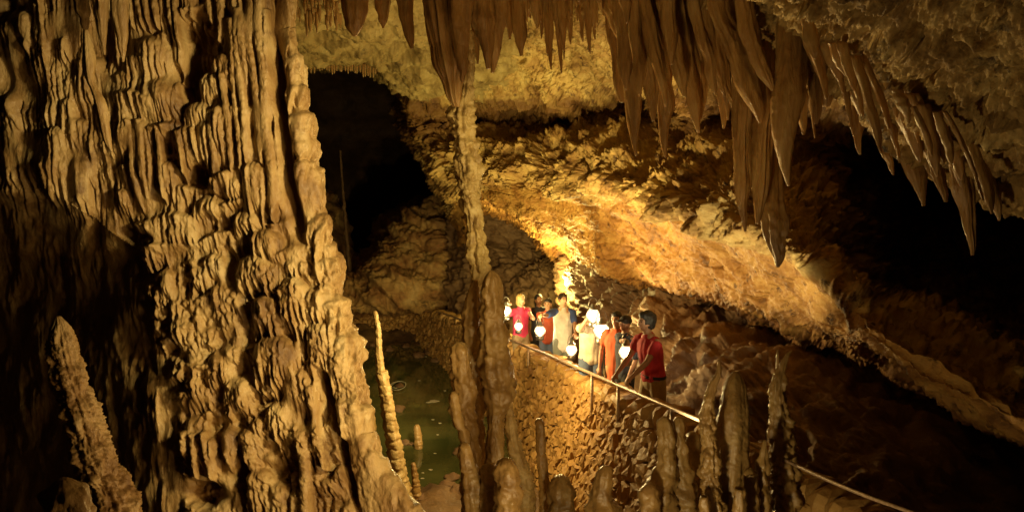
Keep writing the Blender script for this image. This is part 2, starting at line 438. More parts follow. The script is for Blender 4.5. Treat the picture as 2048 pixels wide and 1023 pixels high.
# --- chamber shell closing the dark distance all round
nr, nc = 110, 220
th = np.linspace(0.0, math.pi, nr)[:, None]; ph = np.linspace(0, 2 * math.pi, nc, endpoint=False)[None, :]
S = np.stack([34 * np.sin(th) * np.cos(ph), 15 + 30 * np.sin(th) * np.sin(ph), 5 + 15 * np.cos(th) + 0 * ph], -1)
nn = np.stack([np.sin(th) * np.cos(ph), np.sin(th) * np.sin(ph), np.cos(th) + 0 * ph], -1)
S = S + nn * (1.6 * fbm(S[..., 0] * .2, S[..., 1] * .2, S[..., 2] * .3, 4))[..., None]
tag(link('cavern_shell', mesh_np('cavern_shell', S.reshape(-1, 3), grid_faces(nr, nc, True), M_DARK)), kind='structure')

# --- floor of the chamber: pool basin, near bank
def floor_line(y):            # level of the guided path
    return 3.416 - .138 * y
xs = np.linspace(-16, 16, 300); ys = np.linspace(-3, 34, 340)
X, Y = np.meshgrid(xs, ys)
near = np.interp(Y, [-3, 3, 6, 9, 13, 15.1, 16.5, 22, 26, 34], [2.6, 2.5, 2.1, 1.55, .25, -.12, -.6, -.7, .3, .8])
side = np.maximum(sstep(-3.4, -5.5, X), 0)
Z = near * (1 - side) + np.maximum(near, .5) * side + .16 * fbm(X * 1.2, Y * 1.2, X * 0 + 3, 4) + .05 * billow(X * 4, Y * 4, X * 0, 3)
V = np.stack([X, Y, Z], -1)
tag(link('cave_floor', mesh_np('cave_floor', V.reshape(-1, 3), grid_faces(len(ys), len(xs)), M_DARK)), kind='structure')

# --- the pool
m, N, L, B = new_mat('murky_green_water')
B.inputs['Base Color'].default_value = (0.055, 0.062, 0.016, 1)
B.inputs['Roughness'].default_value = 0.04
B.inputs['IOR'].default_value = 1.33
tc = N.new('ShaderNodeTexCoord'); n1 = N.new('ShaderNodeTexNoise'); n1.inputs['Scale'].default_value = .7; n1.inputs['Detail'].default_value = 6
L.new(tc.outputs['Object'], n1.inputs['Vector'])
cr = N.new('ShaderNodeValToRGB'); cr.color_ramp.elements[0].color = (.035, .042, .012, 1); cr.color_ramp.elements[1].color = (.10, .10, .032, 1)
cr.color_ramp.elements[0].position = .35; cr.color_ramp.elements[1].position = .7
L.new(n1.outputs['Fac'], cr.inputs['Fac']); L.new(cr.outputs[0], B.inputs['Base Color'])
n2 = N.new('ShaderNodeTexNoise'); n2.inputs['Scale'].default_value = 3
L.new(tc.outputs['Object'], n2.inputs['Vector'])
bp = N.new('ShaderNodeBump'); bp.inputs['Strength'].default_value = .05; bp.inputs['Distance'].default_value = .02
L.new(n2.outputs['Fac'], bp.inputs['Height']); L.new(bp.outputs[0], B.inputs['Normal'])
me = mesh_np('pool_water', [(-12, 9, 0), (2.5, 9, 0), (2.5, 29, 0), (-12, 29, 0)], np.array([[0, 1, 2, 3]]), m)
tag(link('pool_water', me), kind='structure')

# ================================================================== big flowstone column on the left
def flow_column():
    nr, nc = 760, 740
    py = np.linspace(-150, 1180, nr)
    xr = np.interp(py, [-150, 0, 60, 130, 210, 320, 400, 430, 480, 560, 640, 720, 800, 870, 940, 1023, 1180],
                   [560, 575, 570, 592, 606, 618, 634, 640, 660, 678, 690, 712, 722, 738, 778, 845, 960])
    xl = np.interp(py, [-150, 300, 700, 1180], [-160, -160, -160, -160])
    rr = 30.0
    nf = int(nc * .82); na = nc - nf
    u = np.linspace(0, 1, nf)
    xf = xl[:, None] + (xr - rr - xl)[:, None] * u[None, :]
    ang = np.linspace(0, math.radians(165), na + 1)[1:]
    xa = (xr - rr)[:, None] + rr * np.sin(ang)[None, :]
    x = np.concatenate([xf, xa], 1)
    # distance of surface along the wrap, so that patterns do not smear at the edge
    arc = np.concatenate([xf, (xr - rr)[:, None] + rr * ang[None, :]], 1)
    Y = np.broadcast_to(py[:, None], x.shape)
    lean = np.interp(py, [-150, 500, 1180], [0, 60, 150])[:, None]
    c = 400 + lean * .6
    lft = np.interp(py, [-150, 380, 520, 1180], [60, 100, 290, 320])[:, None]
    dep = 7.9 + np.interp(py, [-150, 360, 620, 1180], [.42, .42, .72, .72])[:, None] * (np.clip((lft - x) / 170, 0, 3)) ** 1.2 + .12 * np.clip((c - x) / 260, 0, 3) - .16 * np.clip((x - c) / 200, 0, 2)
    depa = rr / FPX * 8.2 * (1 - np.cos(ang))
    dep[:, nf:] += depa[None, :] * 1.3
    dep -= np.interp(py, [-150, 450, 1180], [0, .05, .5])[:, None]
    G = PA(np.stack([x, Y, dep], -1))
    n = grid_normals(G)
    toc = np.array([0, 0, CAMZ]) - G
    if (n * toc).sum() < 0: n = -n
    # ---- relief, in units of photo pixels at that depth (1 px = 4.2 mm)
    A = arc; h = np.zeros_like(A) - 8.0
    ax = A - lean * .55        # follow the lean of the draperies
    # slow undulation
    h += 26 * fbm(A / 110, Y / 130, A * 0 + 2.2, 3)
    q = (Y + 26 * perlin(A / 70, Y / 160, A * 0 + 21) + .22 * A) / np.interp(py, [-150, 450, 1180], [92, 70, 60])[:, None]
    tt = q % 1.0
    h += 22 * (sstep(0, .18, tt) * (1 - tt)) * (.4 + sstep(-.3, .3, perlin(A / 60, Y / 90, A * 0 + 55))) * sstep(200, 320, A)
    warp = 5 * perlin(A / 35, Y / 60, A * 0 + 8)
    flute = lambda s, seed: np.abs(perlin((ax + warp) / s, Y / (s * 17), ax * 0 + seed))
    fl = flute(8, 1.5); fl2 = flute(4.4, 9.5)
    flm = sstep(560, 420, Y) * .9 + .1
    h += flm * (fl * 13 - 3) + flm * fl2 * 5
    rag = perlin((ax + warp) / 5.0, ax * 0, ax * 0 + 33) + .5 * perlin((ax + warp) / 16, ax * 0, ax * 0 + 3)       # ragged lengths per flute

    def cap(cx, top, hw, ln, pr, taper=.35, fr=1.0, rg=.6):
        nonlocal h
        pr = pr * .72
        r0 = max(0, np.searchsorted(py, top - hw * .9) - 1); r1 = min(nr, np.searchsorted(py, top + ln * 1.5) + 1)
        a = A[r0:r1]; yy = Y[r0:r1]
        cc = cx + (yy - top) * .06
        t = (a - cc) / hw
        inside = 1 - t * t
        lat = np.sqrt(np.clip(inside, 0, 1))
        ytop = top + hw * .9 * (1 - lat) + 3 * perlin(a / 9, yy * 0, a * 0 + cx)
        e = yy - ytop
        rise = np.sqrt(np.clip(1 - (1 - np.clip(e / (hw * .8), 0, 1)) ** 2, 0, 1))
        L_ = ln * np.clip(1 + rg * rag[r0:r1], .3, 1.45)
        fall = sstep(1.0, .6, e / L_)
        body = (pr * (1 - taper * np.clip(e / ln, 0, 1)))
        hh = -26 + (body + 26) * np.minimum(lat ** .7, 1) * rise * (.45 + .55 * fall) 
        hh += np.where(inside > 0, fr * (fl[r0:r1] * 13 + fl2[r0:r1] * 4.5 - 2) * rise, 0)
        hh = np.where((e > 0) & (inside > 0) & (fall > 0.01), hh, -999)
        h[r0:r1] = np.maximum(h[r0:r1], hh)

    def tube(pts, hw, pr):
        nonlocal h
        ys_ = [p[1] for p in pts]
        r0 = max(0, np.searchsorted(py, ys_[0])); r1 = min(nr, np.searchsorted(py, ys_[-1]))
        if r1 <= r0: return
        yy = py[r0:r1]
        cx = np.interp(yy, ys_, [p[0] for p in pts]) + 2.0 * np.sin(yy / 31.0 + hw)
        hwv = hw * np.clip((ys_[-1] - yy) / 60 + .25, .25, 1) * (1 + .12 * np.sin(yy / 17.0 + cx[0]))
        t = (A[r0:r1] - cx[:, None]) / hwv[:, None]
        ok = np.abs(t) < 1
        hh = pr * .62 - hwv[:, None] * .9 * (1 - np.sqrt(np.clip(1 - t * t, 0, 1)))
        hh = hh + 2.0 * perlin(A[r0:r1] / 12, Y[r0:r1] / 9, A[r0:r1] * 0 + 5)
        h[r0:r1] = np.where(ok, np.maximum(h[r0:r1], hh), h[r0:r1])

    def hole(cx, cy, rx, ry, depth):
        nonlocal h
        q = ((A - cx) / rx) ** 2 + ((Y - cy) / ry) ** 2 + .5 * perlin(A / 14, Y / 22, A * 0 + 44)
        h = h - .8 * depth * sstep(1.3, .4, q)

    # smaller random caps first, everywhere, tiers of them
    rs = random.Random(5)
    for i in range(260):
        y0 = rs.uniform(-160, 1000)
        x0 = rs.uniform(-60 if y0 < 400 else 280, float(np.interp(y0, py, xr)) + 15)
        if y0 < 470:
            cap(x0, y0, rs.uniform(10, 22), rs.uniform(50, 130), rs.uniform(-4, 16))
        else:
            cap(x0, y0, rs.uniform(12, 34), rs.uniform(30, 80), rs.uniform(4, 34), .2, .8)
    # rough lobes down the right-hand edge
    y0 = -120.0
    while y0 < 1040:
        xe = float(np.interp(y0, py, xr))
        cap(xe + rs.uniform(-18, 4), y0, rs.uniform(26, 42), rs.uniform(60, 120), rs.uniform(16, 50))
        cap(xe + rs.uniform(10, 30), y0 + rs.uniform(-30, 30), rs.uniform(20, 34), rs.uniform(40, 100), rs.uniform(4, 34))
        y0 += rs.uniform(34, 84)
    hole(395, 130, 42, 110, 62)
    hole(350, 30, 16, 90, 30)
    # named tiers read off the photograph
    for c_ in [
        (303, 68, 34, 84, 34), (315, 152, 54, 84, 42), (248, 135, 26, 92, 14), (290, 236, 32, 175, 30), (338, 318, 22, 95, 34),
        (376, 246, 26, 115, 36), (418, 242, 22, 145, 40), (400, 200, 36, 62, 44), (445, 212, 34, 125, 46), (425, 142, 30, 80, 36),
        (455, 100, 30, 96, 36), (490, 20, 34, 260, 34), (462, 30, 22, 120, 26), (475, 345, 27, 66, 44), (512, 318, 30, 140, 50),
        (537, 452, 38, 84, 52), (500, 415, 38, 64, 44), (425, 385, 46, 54, 42), (365, 436, 38, 62, 34), (303, 478, 30, 52, 20),
        (520, 500, 52, 92, 56), (590, 550, 34, 112, 56), (532, 586, 32, 94, 50), (638, 572, 27, 84, 44), (642, 640, 32, 132, 44),
        (552, 664, 50, 116, 60), (480, 748, 32, 96, 44), (450, 560, 40, 80, 34), (390, 520, 40, 70, 30), (335, 560, 34, 70, 18),
        (585, 105, 26, 56, 38), (590, 165, 28, 64, 42), (601, 216, 30, 112, 42), (628, 330, 24, 104, 40), (640, 425, 28, 70, 40),
        (600, 730, 30, 120, 40), (680, 700, 26, 90, 42), (690, 790, 30, 110, 40), (625, 840, 28, 130, 36), (560, 800, 34, 90, 40),
        (395, 860, 20, 90, 30), (425, 870, 18, 100, 34), (460, 850, 20, 95, 36), (500, 850, 26, 120, 34), (520, 930, 34, 120, 40),
        (440, 700, 36, 90, 34), (400, 760, 30, 60, 28), (560, 960, 30, 160, 36), (600, 970, 26, 160, 34), (740, 900, 26, 70, 30)]:
        cap(*c_)
    # long straight drapery pipes
    for pts, hw, pr in [
        ([(520, -150), (527, 60), (540, 240), (557, 445)], 9, 46), ([(502, -150), (508, 80), (520, 200), (533, 330)], 8, 44),
        ([(541, -150), (548, 90), (557, 230), (566, 420)], 6.5, 30), ([(480, 20), (489, 150), (505, 330)], 7, 48),
        ([(470, 40), (478, 180), (492, 345)], 5, 46), ([(455, 150), (466, 260), (476, 345)], 6, 48), ([(575, -150), (580, 60), (584, 200)], 8, 34),
        ([(557, -150), (560, 0), (566, 100)], 7, 36), ([(536, 20), (541, 110), (546, 200)], 6, 40),
        ([(275, -150), (280, 0), (287, 62)], 6, 26), ([(290, -150), (295, 0), (300, 66)], 6, 30), ([(305, -150), (311, 0), (316, 60)], 6, 26),
        ([(340, -150), (345, 40), (352, 130)], 5, 24), ([(352, -150), (358, 60), (366, 170)], 5, 30), ([(257, -150), (262, 10), (268, 60)], 6, 22),
        ([(375, -150), (380, -40), (384, 40)], 7, 20), ([(412, -150), (418, -10), (426, 60)], 6, 22), ([(440, -150), (444, 0), (446, 90)], 7, 30),
        ([(430, 250), (440, 330), (446, 390)], 5, 52), ([(392, 255), (398, 300), (402, 335)], 4, 50), ([(362, 262), (370, 310), (376, 350)], 4.5, 46),
        ([(262, 240), (270, 330), (290, 425)], 5, 36), ([(282, 240), (292, 320), (300, 400)], 5, 42), ([(320, 250), (330, 330), (338, 400)], 5, 42),
        ([(370, 860), (372, 910), (368, 948)], 5, 44), ([(390, 865), (398, 930), (408, 968)], 5, 48), ([(412, 860), (424, 920), (440, 975)], 5, 50),
        ([(455, 870), (462, 910), (470, 945)], 5, 50), ([(605, 862), (616, 930), (622, 1010), (640, 1180)], 10, 54),
        ([(625, 770), (640, 860), (660, 940)], 8, 54)]:
        tube(pts, hw, pr)
    # knobbly coral-like growth over the lower half
    low = np.maximum(sstep(440, 560, Y), .45 * sstep(590, 606, A)) * sstep(245, 300, A)
    wx = A + 8 * perlin(A / 20, Y / 30, A * 0 + 3); wy = Y + 8 * perlin(A / 24, Y / 24, A * 0 + 13)
    kn = billow(wx / 17, wy / 27, A * 0 + 60, 2, .6)
    h += low * (6 * kn + 3 * billow(wx / 7.5, wy / 10.5, A * 0 + 70, 3, .6))
    h += (1 - low) * 2.2 * billow(wx / 8, wy / 13, A * 0 + 80, 2)
    h += 1.2 * fbm(A / 5, Y / 6, A * 0 + 90, 3, .6)
    # hollows
    hole(405, 352, 22, 26, 55); hole(405, 985, 42, 30, 70); hole(325, 850, 30, 30, 45); hole(488, 960, 12, 60, 55)
    hole(380, 560, 14, 40, 20); hole(330, 690, 26, 50, 26); hole(465, 520, 10, 22, 25)
    # long diagonal crevice
    cx = np.interp(Y, [730, 745, 1023, 1180], [640, 648, 716, 760]) + 5 * perlin(Y / 40, Y * 0, Y * 0 + 2)
    h -= 70 * sstep(10.5, 4, np.abs(A - cx)) * sstep(728, 760, Y)
    cx = np.interp(Y, [-150, 30, 200, 400, 490], [543, 552, 563, 588, 606]) + 3 * perlin(Y / 50, Y * 0, Y * 0 + 7)
    k_ = sstep(14, 5, np.abs(A - cx)) * sstep(500, 440, Y)
    h = h * (1 - k_) + k_ * (-34 + 6 * fl + 5 * fbm(A / 20, Y / 60, A * 0, 3))
    # smooth shadowed flank on the left
    fb = np.interp(Y, [400, 480, 650, 830, 1000], [262, 290, 312, 362, 372])
    fl_ = sstep(12, -22, A - fb - 26 * perlin(Y / 38, A / 60, A * 0) - 10 * perlin(Y / 9, A / 20, A * 0)) * sstep(380, 470, Y)
    h = h * (1 - fl_) + fl_ * (-22 + 12 * fbm(A / 40, Y / 110, A * 0 + 4, 4) + 4 * fl)
    # melt the relief: calcite softens every edge
    for _ in range(2):
        h[1:-1] = .25 * h[:-2] + .5 * h[1:-1] + .25 * h[2:]
    h[:, 1:-1] = .2 * h[:, :-2] + .6 * h[:, 1:-1] + .2 * h[:, 2:]
    def box(a, k):
        c_ = np.cumsum(np.pad(a, ((0, 0), (k + 1, k)), mode='edge'), 1); a = (c_[:, 2 * k + 1:] - c_[:, :-2 * k - 1]) / (2 * k + 1)
        c_ = np.cumsum(np.pad(a, ((k + 1, k), (0, 0)), mode='edge'), 0); return (c_[2 * k + 1:] - c_[:-2 * k - 1]) / (2 * k + 1)
    hb = box(box(h, 5), 4)
    mk = sstep(.0, .4, perlin(A / 62, Y / 88, A * 0 + 71) + .35 * perlin(A / 22, Y / 30, A * 0 + 15)) * .85
    h = h * (1 - mk) + mk * (hb + 1.2 * fbm(A / 14, Y / 40, A * 0 + 6, 3))
    h = np.clip(h, -110, 90)
    # smooth apron low right
    ap = sstep(-40, 10, A - np.interp(Y, [820, 880, 1023, 1180], [760, 740, 700, 700])) * sstep(860, 930, Y)
    h = h * (1 - ap * .65) + ap * .65 * 4
    G = G + n * (h * (dep / FPX))[..., None]
    me = mesh_np('flowstone_column', G.reshape(-1, 3), grid_faces(nr, nc), M_FLOW)
    o = link('flowstone_column', me)
    tag(o, 'massive tan flowstone column of fluted draperies and knobbly tiers filling the left side', 'flowstone')
    return o
flow_column()

# ================================================================== stalactites, stalagmites, columns
def formation(name, pts, d, label, group=None, cat=None, mat=None, seg=26, rows=None, flat=1.0, flute=.12, knob=.10, ring=.0, seed=0, top_cap=False, rscale=1.0, parent=None, lump=0.0, craggy=0.0, ringamp=.16):
    """pts: list of (px, py, half width px[, depth]) down the axis; one tapered, lobed solid with closed ends"""
    rnd = random.Random(seed * 7919 + 13)
    A = np.array([(p[0], p[1], (p[3] if len(p) > 3 else d)) for p in pts], float)
    W = PA(A); R = np.array([p[2] * (p[3] if len(p) > 3 else d) / FPX for p in pts]) * rscale
    ln = np.linalg.norm(W[-1] - W[0])
    if rows is None: rows = int(min(110, max(18, ln / max(R.mean(), .01) * 7)))
    ext = np.concatenate([W, R[:, None]], 1)
    # resample evenly by length
    seglen = np.linalg.norm(np.diff(W, axis=0), axis=1); s = np.concatenate([[0], np.cumsum(seglen)])
    k = catmull(ext, 200); kk = np.concatenate([[0], np.cumsum(np.linalg.norm(np.diff(k[:, :3], axis=0), axis=1))])
    t = np.linspace(0, kk[-1], rows)
    C = np.stack([np.interp(t, kk, k[:, i]) for i in range(3)], 1); Rr = np.maximum(np.interp(t, kk, k[:, 3]), .002)
    wob = R.mean() * .18
    C[:, 0] += wob * perlin(t / (R.mean() * 5 + .02), t * 0 + seed * 1.7, t * 0); C[:, 1] += wob * perlin(t / (R.mean() * 5 + .02), t * 0 + seed * 2.3, t * 0 + 5)
    an = np.linspace(0, 2 * math.pi, seg, endpoint=False)[None, :]
    ca, sa = np.cos(an), np.sin(an)
    T = t[:, None]; Rm = R.mean() + 1e-4
    tw = T / Rm * .02
    f = 1 + flute * 2.2 * (np.abs(perlin(ca * 2.2 + seed, sa * 2.2, T / (Rm * 14))) - .25)
    f = f + flute * .9 * perlin(ca * 5 + seed, sa * 5 + tw, T / (Rm * 9)) + (flute * .8 * (np.abs(perlin(ca * 7 + seed, sa * 7, T / (Rm * 16))) - .2) if seg > 20 else 0)
    f = f + knob * 2.0 * (np.abs(perlin(ca * 1.4, sa * 1.4 + seed, T / (Rm * 1.3))) - .25) + knob * .8 * perlin(ca * 3, sa * 3, T / (Rm * .45) + seed)
    if lump: f = f + lump * (np.abs(perlin(ca * .9 + seed * 3, sa * .9, T / (Rm * 2.2))) * 2 - .5)
    if craggy: f = f + craggy * (billow(ca * 5, sa * 5, T / (Rm * .28), 3, .6) + .6 * billow(ca * 14, sa * 14, T / (Rm * .1), 2, .6))
    if ring:
        q = T / (Rm * ring) + .5 * perlin(ca, sa, T / Rm + seed)
        q = q + .9 * perlin(T / (Rm * 3), T * 0 + seed, T * 0)
        f = f * (1 + ringamp * (np.abs(np.sin(q * math.pi)) ** .6 - .6))
    rad = Rr[:, None] * f
    phi = rnd.uniform(-.5, .5)
    ex = rad * ca; ey = rad * sa * flat
    X = ex * math.cos(phi) - ey * math.sin(phi); Yy = ex * math.sin(phi) + ey * math.cos(phi)
    V = np.stack([C[:, 0:1] + X, C[:, 1:2] + Yy, C[:, 2:3] + 0 * X + .15 * rad * perlin(ca * 2, sa * 2, T / Rm)], -1).reshape(-1, 3)
    F = grid_faces(rows, seg, True)
    base = V[:1] * 0 + C[0]; tip = C[-1][None]
    V = np.concatenate([V, base, tip]); nb = rows * seg
    tri = []
    for j in range(seg):
        tri.append((nb, (j + 1) % seg, j, j)); tri.append((nb + 1, (rows - 1) * seg + j, (rows - 1) * seg + (j + 1) % seg, (rows - 1) * seg + j))
    # end caps as triangles: separate small loop list
    org = np.array(C[0] if C[0][2] > C[-1][2] and name == 'stalactite' else C[0 if C[0][2] < C[-1][2] else -1])
    if parent is not None: org = np.array(parent.location)
    V = V - org
    me = bpy.data.meshes.new(name)
    faces = [tuple(int(i) for i in q) for q in F] + [(q[0], q[1], q[2]) for q in tri]
    me.from_pydata([tuple(map(float, v)) for v in V], [], faces)
    me.polygons.foreach_set('use_smooth', np.full(len(me.polygons), True))
    me.materials.append(mat or M_STALAC)
    me.update()
    o = link(name, me, parent)
    if parent is None:
        o.location = org
        tag(o, label, cat or name.replace('_', ' '), group)
    return o

SN = [0]
def stc(pts, d, label, group=None, **k):
    SN[0] += 1
    n_ = len(pts); A_ = np.array([(p[0], p[1], p[2]) for p in pts], float)
    B_ = catmull(A_, 9); r_ = random.Random(SN[0] * 31)
    ln_ = abs(B_[-1, 1] - B_[0, 1])
    for i in range(1, 8): B_[i, 2] = max(1.5, B_[i, 2]) * (1 + r_.uniform(-.13, .13)); B_[i, 0] += r_.uniform(-.007, .007) * ln_
    pts = [tuple(b) for b in B_]
    k.setdefault('lump', .05); k.setdefault('knob', .035); k.setdefault('flute', .24)
    return formation('stalactite', pts, d, label, group, seed=SN[0], **k)
def stg(pts, d, label, group=None, **k):
    SN[0] += 1
    k.setdefault('mat', M_STALAG); k.setdefault('knob', .14); k.setdefault('craggy', .06); k.setdefault('ring', 2.3); k.setdefault('ringamp', .20 if k['knob'] < .3 else .16); k['lump'] = k.get('lump', 0) + .10
    return formation('stalagmite', pts, d, label, group, seed=SN[0], **k)

# ---- pendants, top centre
stc([(712, -70, 30), (712, 0, 28), (711, 45, 19), (710, 73, 3)], 10, 'broad brown stalactite with a blunt tip, first to the right of the flowstone column')
stc([(764, -70, 18), (764, 0, 15), (765, 35, 9), (766, 57, 2)], 10.3, 'short dark stalactite between two longer pendants at the top centre')
stc([(806, -70, 20), (811, 0, 17), (818, 60, 12), (823, 98, 3)], 9.9, 'smooth brown spike stalactite just left of the giant central drapery')
stc([(872, -90, 40), (880, 0, 34), (893, 90, 27), (905, 160, 18), (912, 214, 5)], 9.4, 'giant smooth brown drapery stalactite hanging down onto the pale ringed column', flute=.34, seg=56, rscale=1.25)
stc([(915, -90, 24), (918, 0, 22), (922, 80, 17), (925, 140, 9), (926, 165, 3)], 9.2, 'long dark stalactite fused along the right side of the giant central drapery', flute=.25)
stc([(958, -90, 24), (962, 0, 24), (972, 70, 16), (976, 138, 4)], 9.6, 'ribbed brown stalactite with wet drip tips right of the central drapery', flute=.3)
stc([(1000, -90, 22), (998, 0, 21), (990, 80, 14), (984, 146, 3)], 9.8, 'dark folded stalactite hanging with its tip level with the ceiling band', flute=.3)
stc([(944, -60, 12), (946, 20, 10), (952, 80, 7), (955, 128, 2)], 9.9, 'thin stalactite squeezed between the central drapery and the ribbed one')
stc([(1036, -60, 15), (1038, 20, 14), (1041, 75, 11), (1043, 112, 3)], 10.2, 'leaf shaped amber stalactite with a glistening outline, alone at the top centre', flat=.5)
stc([(1015, -60, 10), (1016, 0, 9), (1019, 50, 6), (1020, 80, 2)], 10.5, 'small narrow stalactite left of the leaf shaped amber one')

# ---- the right-hand curtain
R_ = [
 ([(1222, -50, 13), (1226, 60, 13), (1236, 150, 11), (1244, 205, 4)], 11.2, 'pale straw coloured stalactite at the left end of the right hand curtain', {}),
 ([(1246, -50, 22), (1258, 80, 20), (1266, 180, 16), (1271, 250, 10), (1274, 312, 2)], 9.6, 'very long slim stalactite near the left end of the curtain, tip over the lit ledge', {}),
 ([(1272, -40, 20), (1284, 80, 18), (1299, 170, 14), (1307, 243, 3)], 9.4, 'bright edged stalactite leaning right, behind the very long slim one', {'flat': .6}),
 ([(1308, -20, 18), (1322, 100, 19), (1330, 200, 17), (1332, 260, 10), (1331, 314, 2)], 9.5, 'long tapering stalactite whose needle tip points at the bright ledge lip', {}),
 ([(1334, 0, 15), (1346, 80, 16), (1360, 150, 13), (1370, 194, 3)], 9.0, 'short leaf like stalactite curving right over the long tapering one', {'flat': .5}),
 ([(1376, 0, 18), (1390, 90, 20), (1398, 180, 15), (1397, 244, 3)], 9.3, 'dark brown stalactite with a rounded end in the middle of the curtain', {}),
 ([(1412, 10, 16), (1430, 100, 17), (1456, 180, 15), (1478, 238, 3)], 8.9, 'slanting stalactite in front of the rounded dark one, tip aimed right', {'flat': .6}),
 ([(1440, 10, 22), (1466, 80, 32), (1496, 160, 33), (1512, 210, 20), (1521, 246, 3)], 8.4, 'widest orange brown drapery stalactite shaped like a blade, mid curtain', {'flat': .45, 'seg': 36}),
 ([(1490, 30, 16), (1508, 90, 17), (1530, 150, 14), (1545, 182, 3)], 8.2, 'orange blade stalactite with a bright left edge above the big square pillar', {'flat': .5}),
 ([(1582, 40, 30), (1578, 150, 33), (1573, 240, 31), (1572, 310, 17), (1577, 372, 3)], 8.2, 'thickest pillar like stalactite of the curtain, tapering to a sharp point', {'seg': 36, 'flute': .08}),
 ([(1486, 150, 20), (1487, 260, 18), (1482, 360, 14), (1486, 420, 8), (1491, 463, 2)], 8.9, 'lowest hanging slender stalactite, left of its dark twin', {}),
 ([(1530, 150, 22), (1528, 260, 21), (1520, 370, 14), (1517, 448, 3)], 8.7, 'dark slender stalactite between the lowest hanging one and the thick pillar', {}),
 ([(1548, 250, 12), (1545, 380, 18), (1550, 440, 24), (1555, 495, 16), (1556, 534, 3)], 9.0, 'swollen dark stalactite end hanging lowest of all, over the slab', {'lump': .12}),
 ([(1626, 60, 18), (1632, 140, 17), (1632, 200, 13), (1630, 248, 3)], 8.4, 'dull brown stalactite immediately right of the thick pillar stalactite', {}),
 ([(1652, 80, 14), (1660, 130, 12), (1668, 170, 8), (1672, 200, 2)], 8.3, 'small brown stalactite below the bend of the rough ceiling', {}),
 ([(1690, 110, 14), (1706, 160, 14), (1722, 205, 10), (1733, 238, 2)], 8.1, 'short slanting stalactite hanging under the rough right ceiling', {}),
 ([(1700, 180, 11), (1708, 230, 12), (1716, 275, 8), (1720, 309, 2)], 8.8, 'thin brown stalactite ending above the black hollow', {}),
 ([(1742, 110, 18), (1778, 170, 17), (1806, 225, 14), (1826, 280, 3)], 7.9, 'curved orange drapery stalactite sweeping right under the rough ceiling', {'flat': .5}),
 ([(1778, 180, 20), (1812, 260, 24), (1834, 340, 20), (1849, 412, 3)], 7.9, 'large curved blade stalactite, longest under the rough right ceiling', {'flat': .5, 'seg': 34}),
 ([(1756, 260, 7), (1770, 300, 8), (1780, 325, 6), (1787, 350, 2)], 8.6, 'tiny curved stalactite against the black hollow', {}),
 ([(1838, 230, 18), (1862, 300, 18), (1880, 360, 13), (1890, 404, 3)], 7.6, 'outermost red brown stalactite at the right end of the curtain', {'flat': .6}),
 ([(1905, 300, 20), (1925, 380, 20), (1938, 450, 14), (1944, 510, 3)], 7.4, 'dim stalactite beyond the right end of the curtain, nearly in darkness', {'flat': .6}),
]
for pts, d, lab, kw in R_:
    kw.setdefault('flute', .34); kw.setdefault('seg', 38)
    if pts[0][1] > -60 and pts[0][0] > 1240: pts = [(pts[0][0] - (.12 * (pts[0][1] + 70)), pts[0][1] - 75 - (40 if pts[0][0] < 1560 else 0), pts[0][2] * 1.05)] + pts
    stc(pts, d, lab, 'stalactites of the right hand curtain', **kw)
rs = random.Random(11)
# more leaf shaped ones, mid size
for i in range(30):
    x = rs.uniform(1236, 1610); top = -110 + (x - 1240) * .27 + rs.uniform(0, 30); ln = rs.uniform(130, 320); wd = rs.uniform(11, 19); sl = rs.uniform(.04, .24)
    stc([(x, top, wd * .9), (x + ln * sl * .35, top + ln * .4, wd), (x + ln * sl * .8, top + ln * .75, wd * .85), (x + ln * sl, top + ln, 2)], rs.uniform(8.8, 9.9),
        'mid sized leaf shaped brown stalactite overlapping its neighbours in the right hand curtain', 'leaf shaped stalactites of the curtain', flat=rs.uniform(.45, .8), seg=30, rows=40, flute=.36)
for (x, y, wd, dd) in [(1262, 20, 46, 10.0), (1330, 30, 50, 9.9), (1400, 40, 52, 9.6), (1475, 50, 50, 9.3), (1550, 80, 48, 9.0), (1640, 110, 34, 8.7)]:
    stc([(x - 4, y - 190, wd), (x, y - 50, wd), (x + 4, y + 20, wd * .8), (x + 8, y + 66, wd * .45), (x + 12, y + 104, 4)], dd,
        {1262: 'ribbed root mass at the left end of the curtain', 1330: 'ribbed root mass above the long tapering stalactite', 1400: 'ribbed root mass above the rounded dark stalactite', 1475: 'ribbed root mass behind the widest orange blade',
         1550: 'ribbed root mass left of the thick pillar', 1640: 'ribbed root mass right of the thick pillar'}[x], 'ribbed root masses of the curtain', seg=60, rows=60, flute=.5)
# slim stalactites filling the curtain behind the big ones
for i in range(60):
    x = rs.uniform(1235, 1600); top = -70 + (x - 1235) * .25; ln = rs.uniform(110, 260); wd = rs.uniform(6, 13)
    stc([(x, top, wd * 1.2), (x + ln * .08, top + ln * .5, wd), (x + ln * .14, top + ln, 1.5)], rs.uniform(9.4, 10.6),
        'slim brown stalactite packed among the larger ones of the right hand curtain', 'slim stalactites filling the curtain', seg=14, rows=26)
for i in range(46):
    x = rs.uniform(1590, 1960); top = 10 + (x - 1600) * .72 + rs.uniform(0, 40); ln = rs.uniform(90, 240) * rs.uniform(.5, 1); wd = rs.uniform(6, 17); sl = rs.uniform(.15, .45)
    stc([(x, top, wd * .9), (x + ln * sl * .5, top + ln * .4, wd), (x + ln * sl * .85, top + ln * .75, wd * .8), (x + ln * sl, top + ln, 2)], rs.uniform(6.9, 8.1) - (x - 1610) * .0015,
        'curved drapery stalactite under the rough right ceiling', 'curved draperies under the rough right ceiling', flat=rs.uniform(.45, .8), seg=20, rows=30)
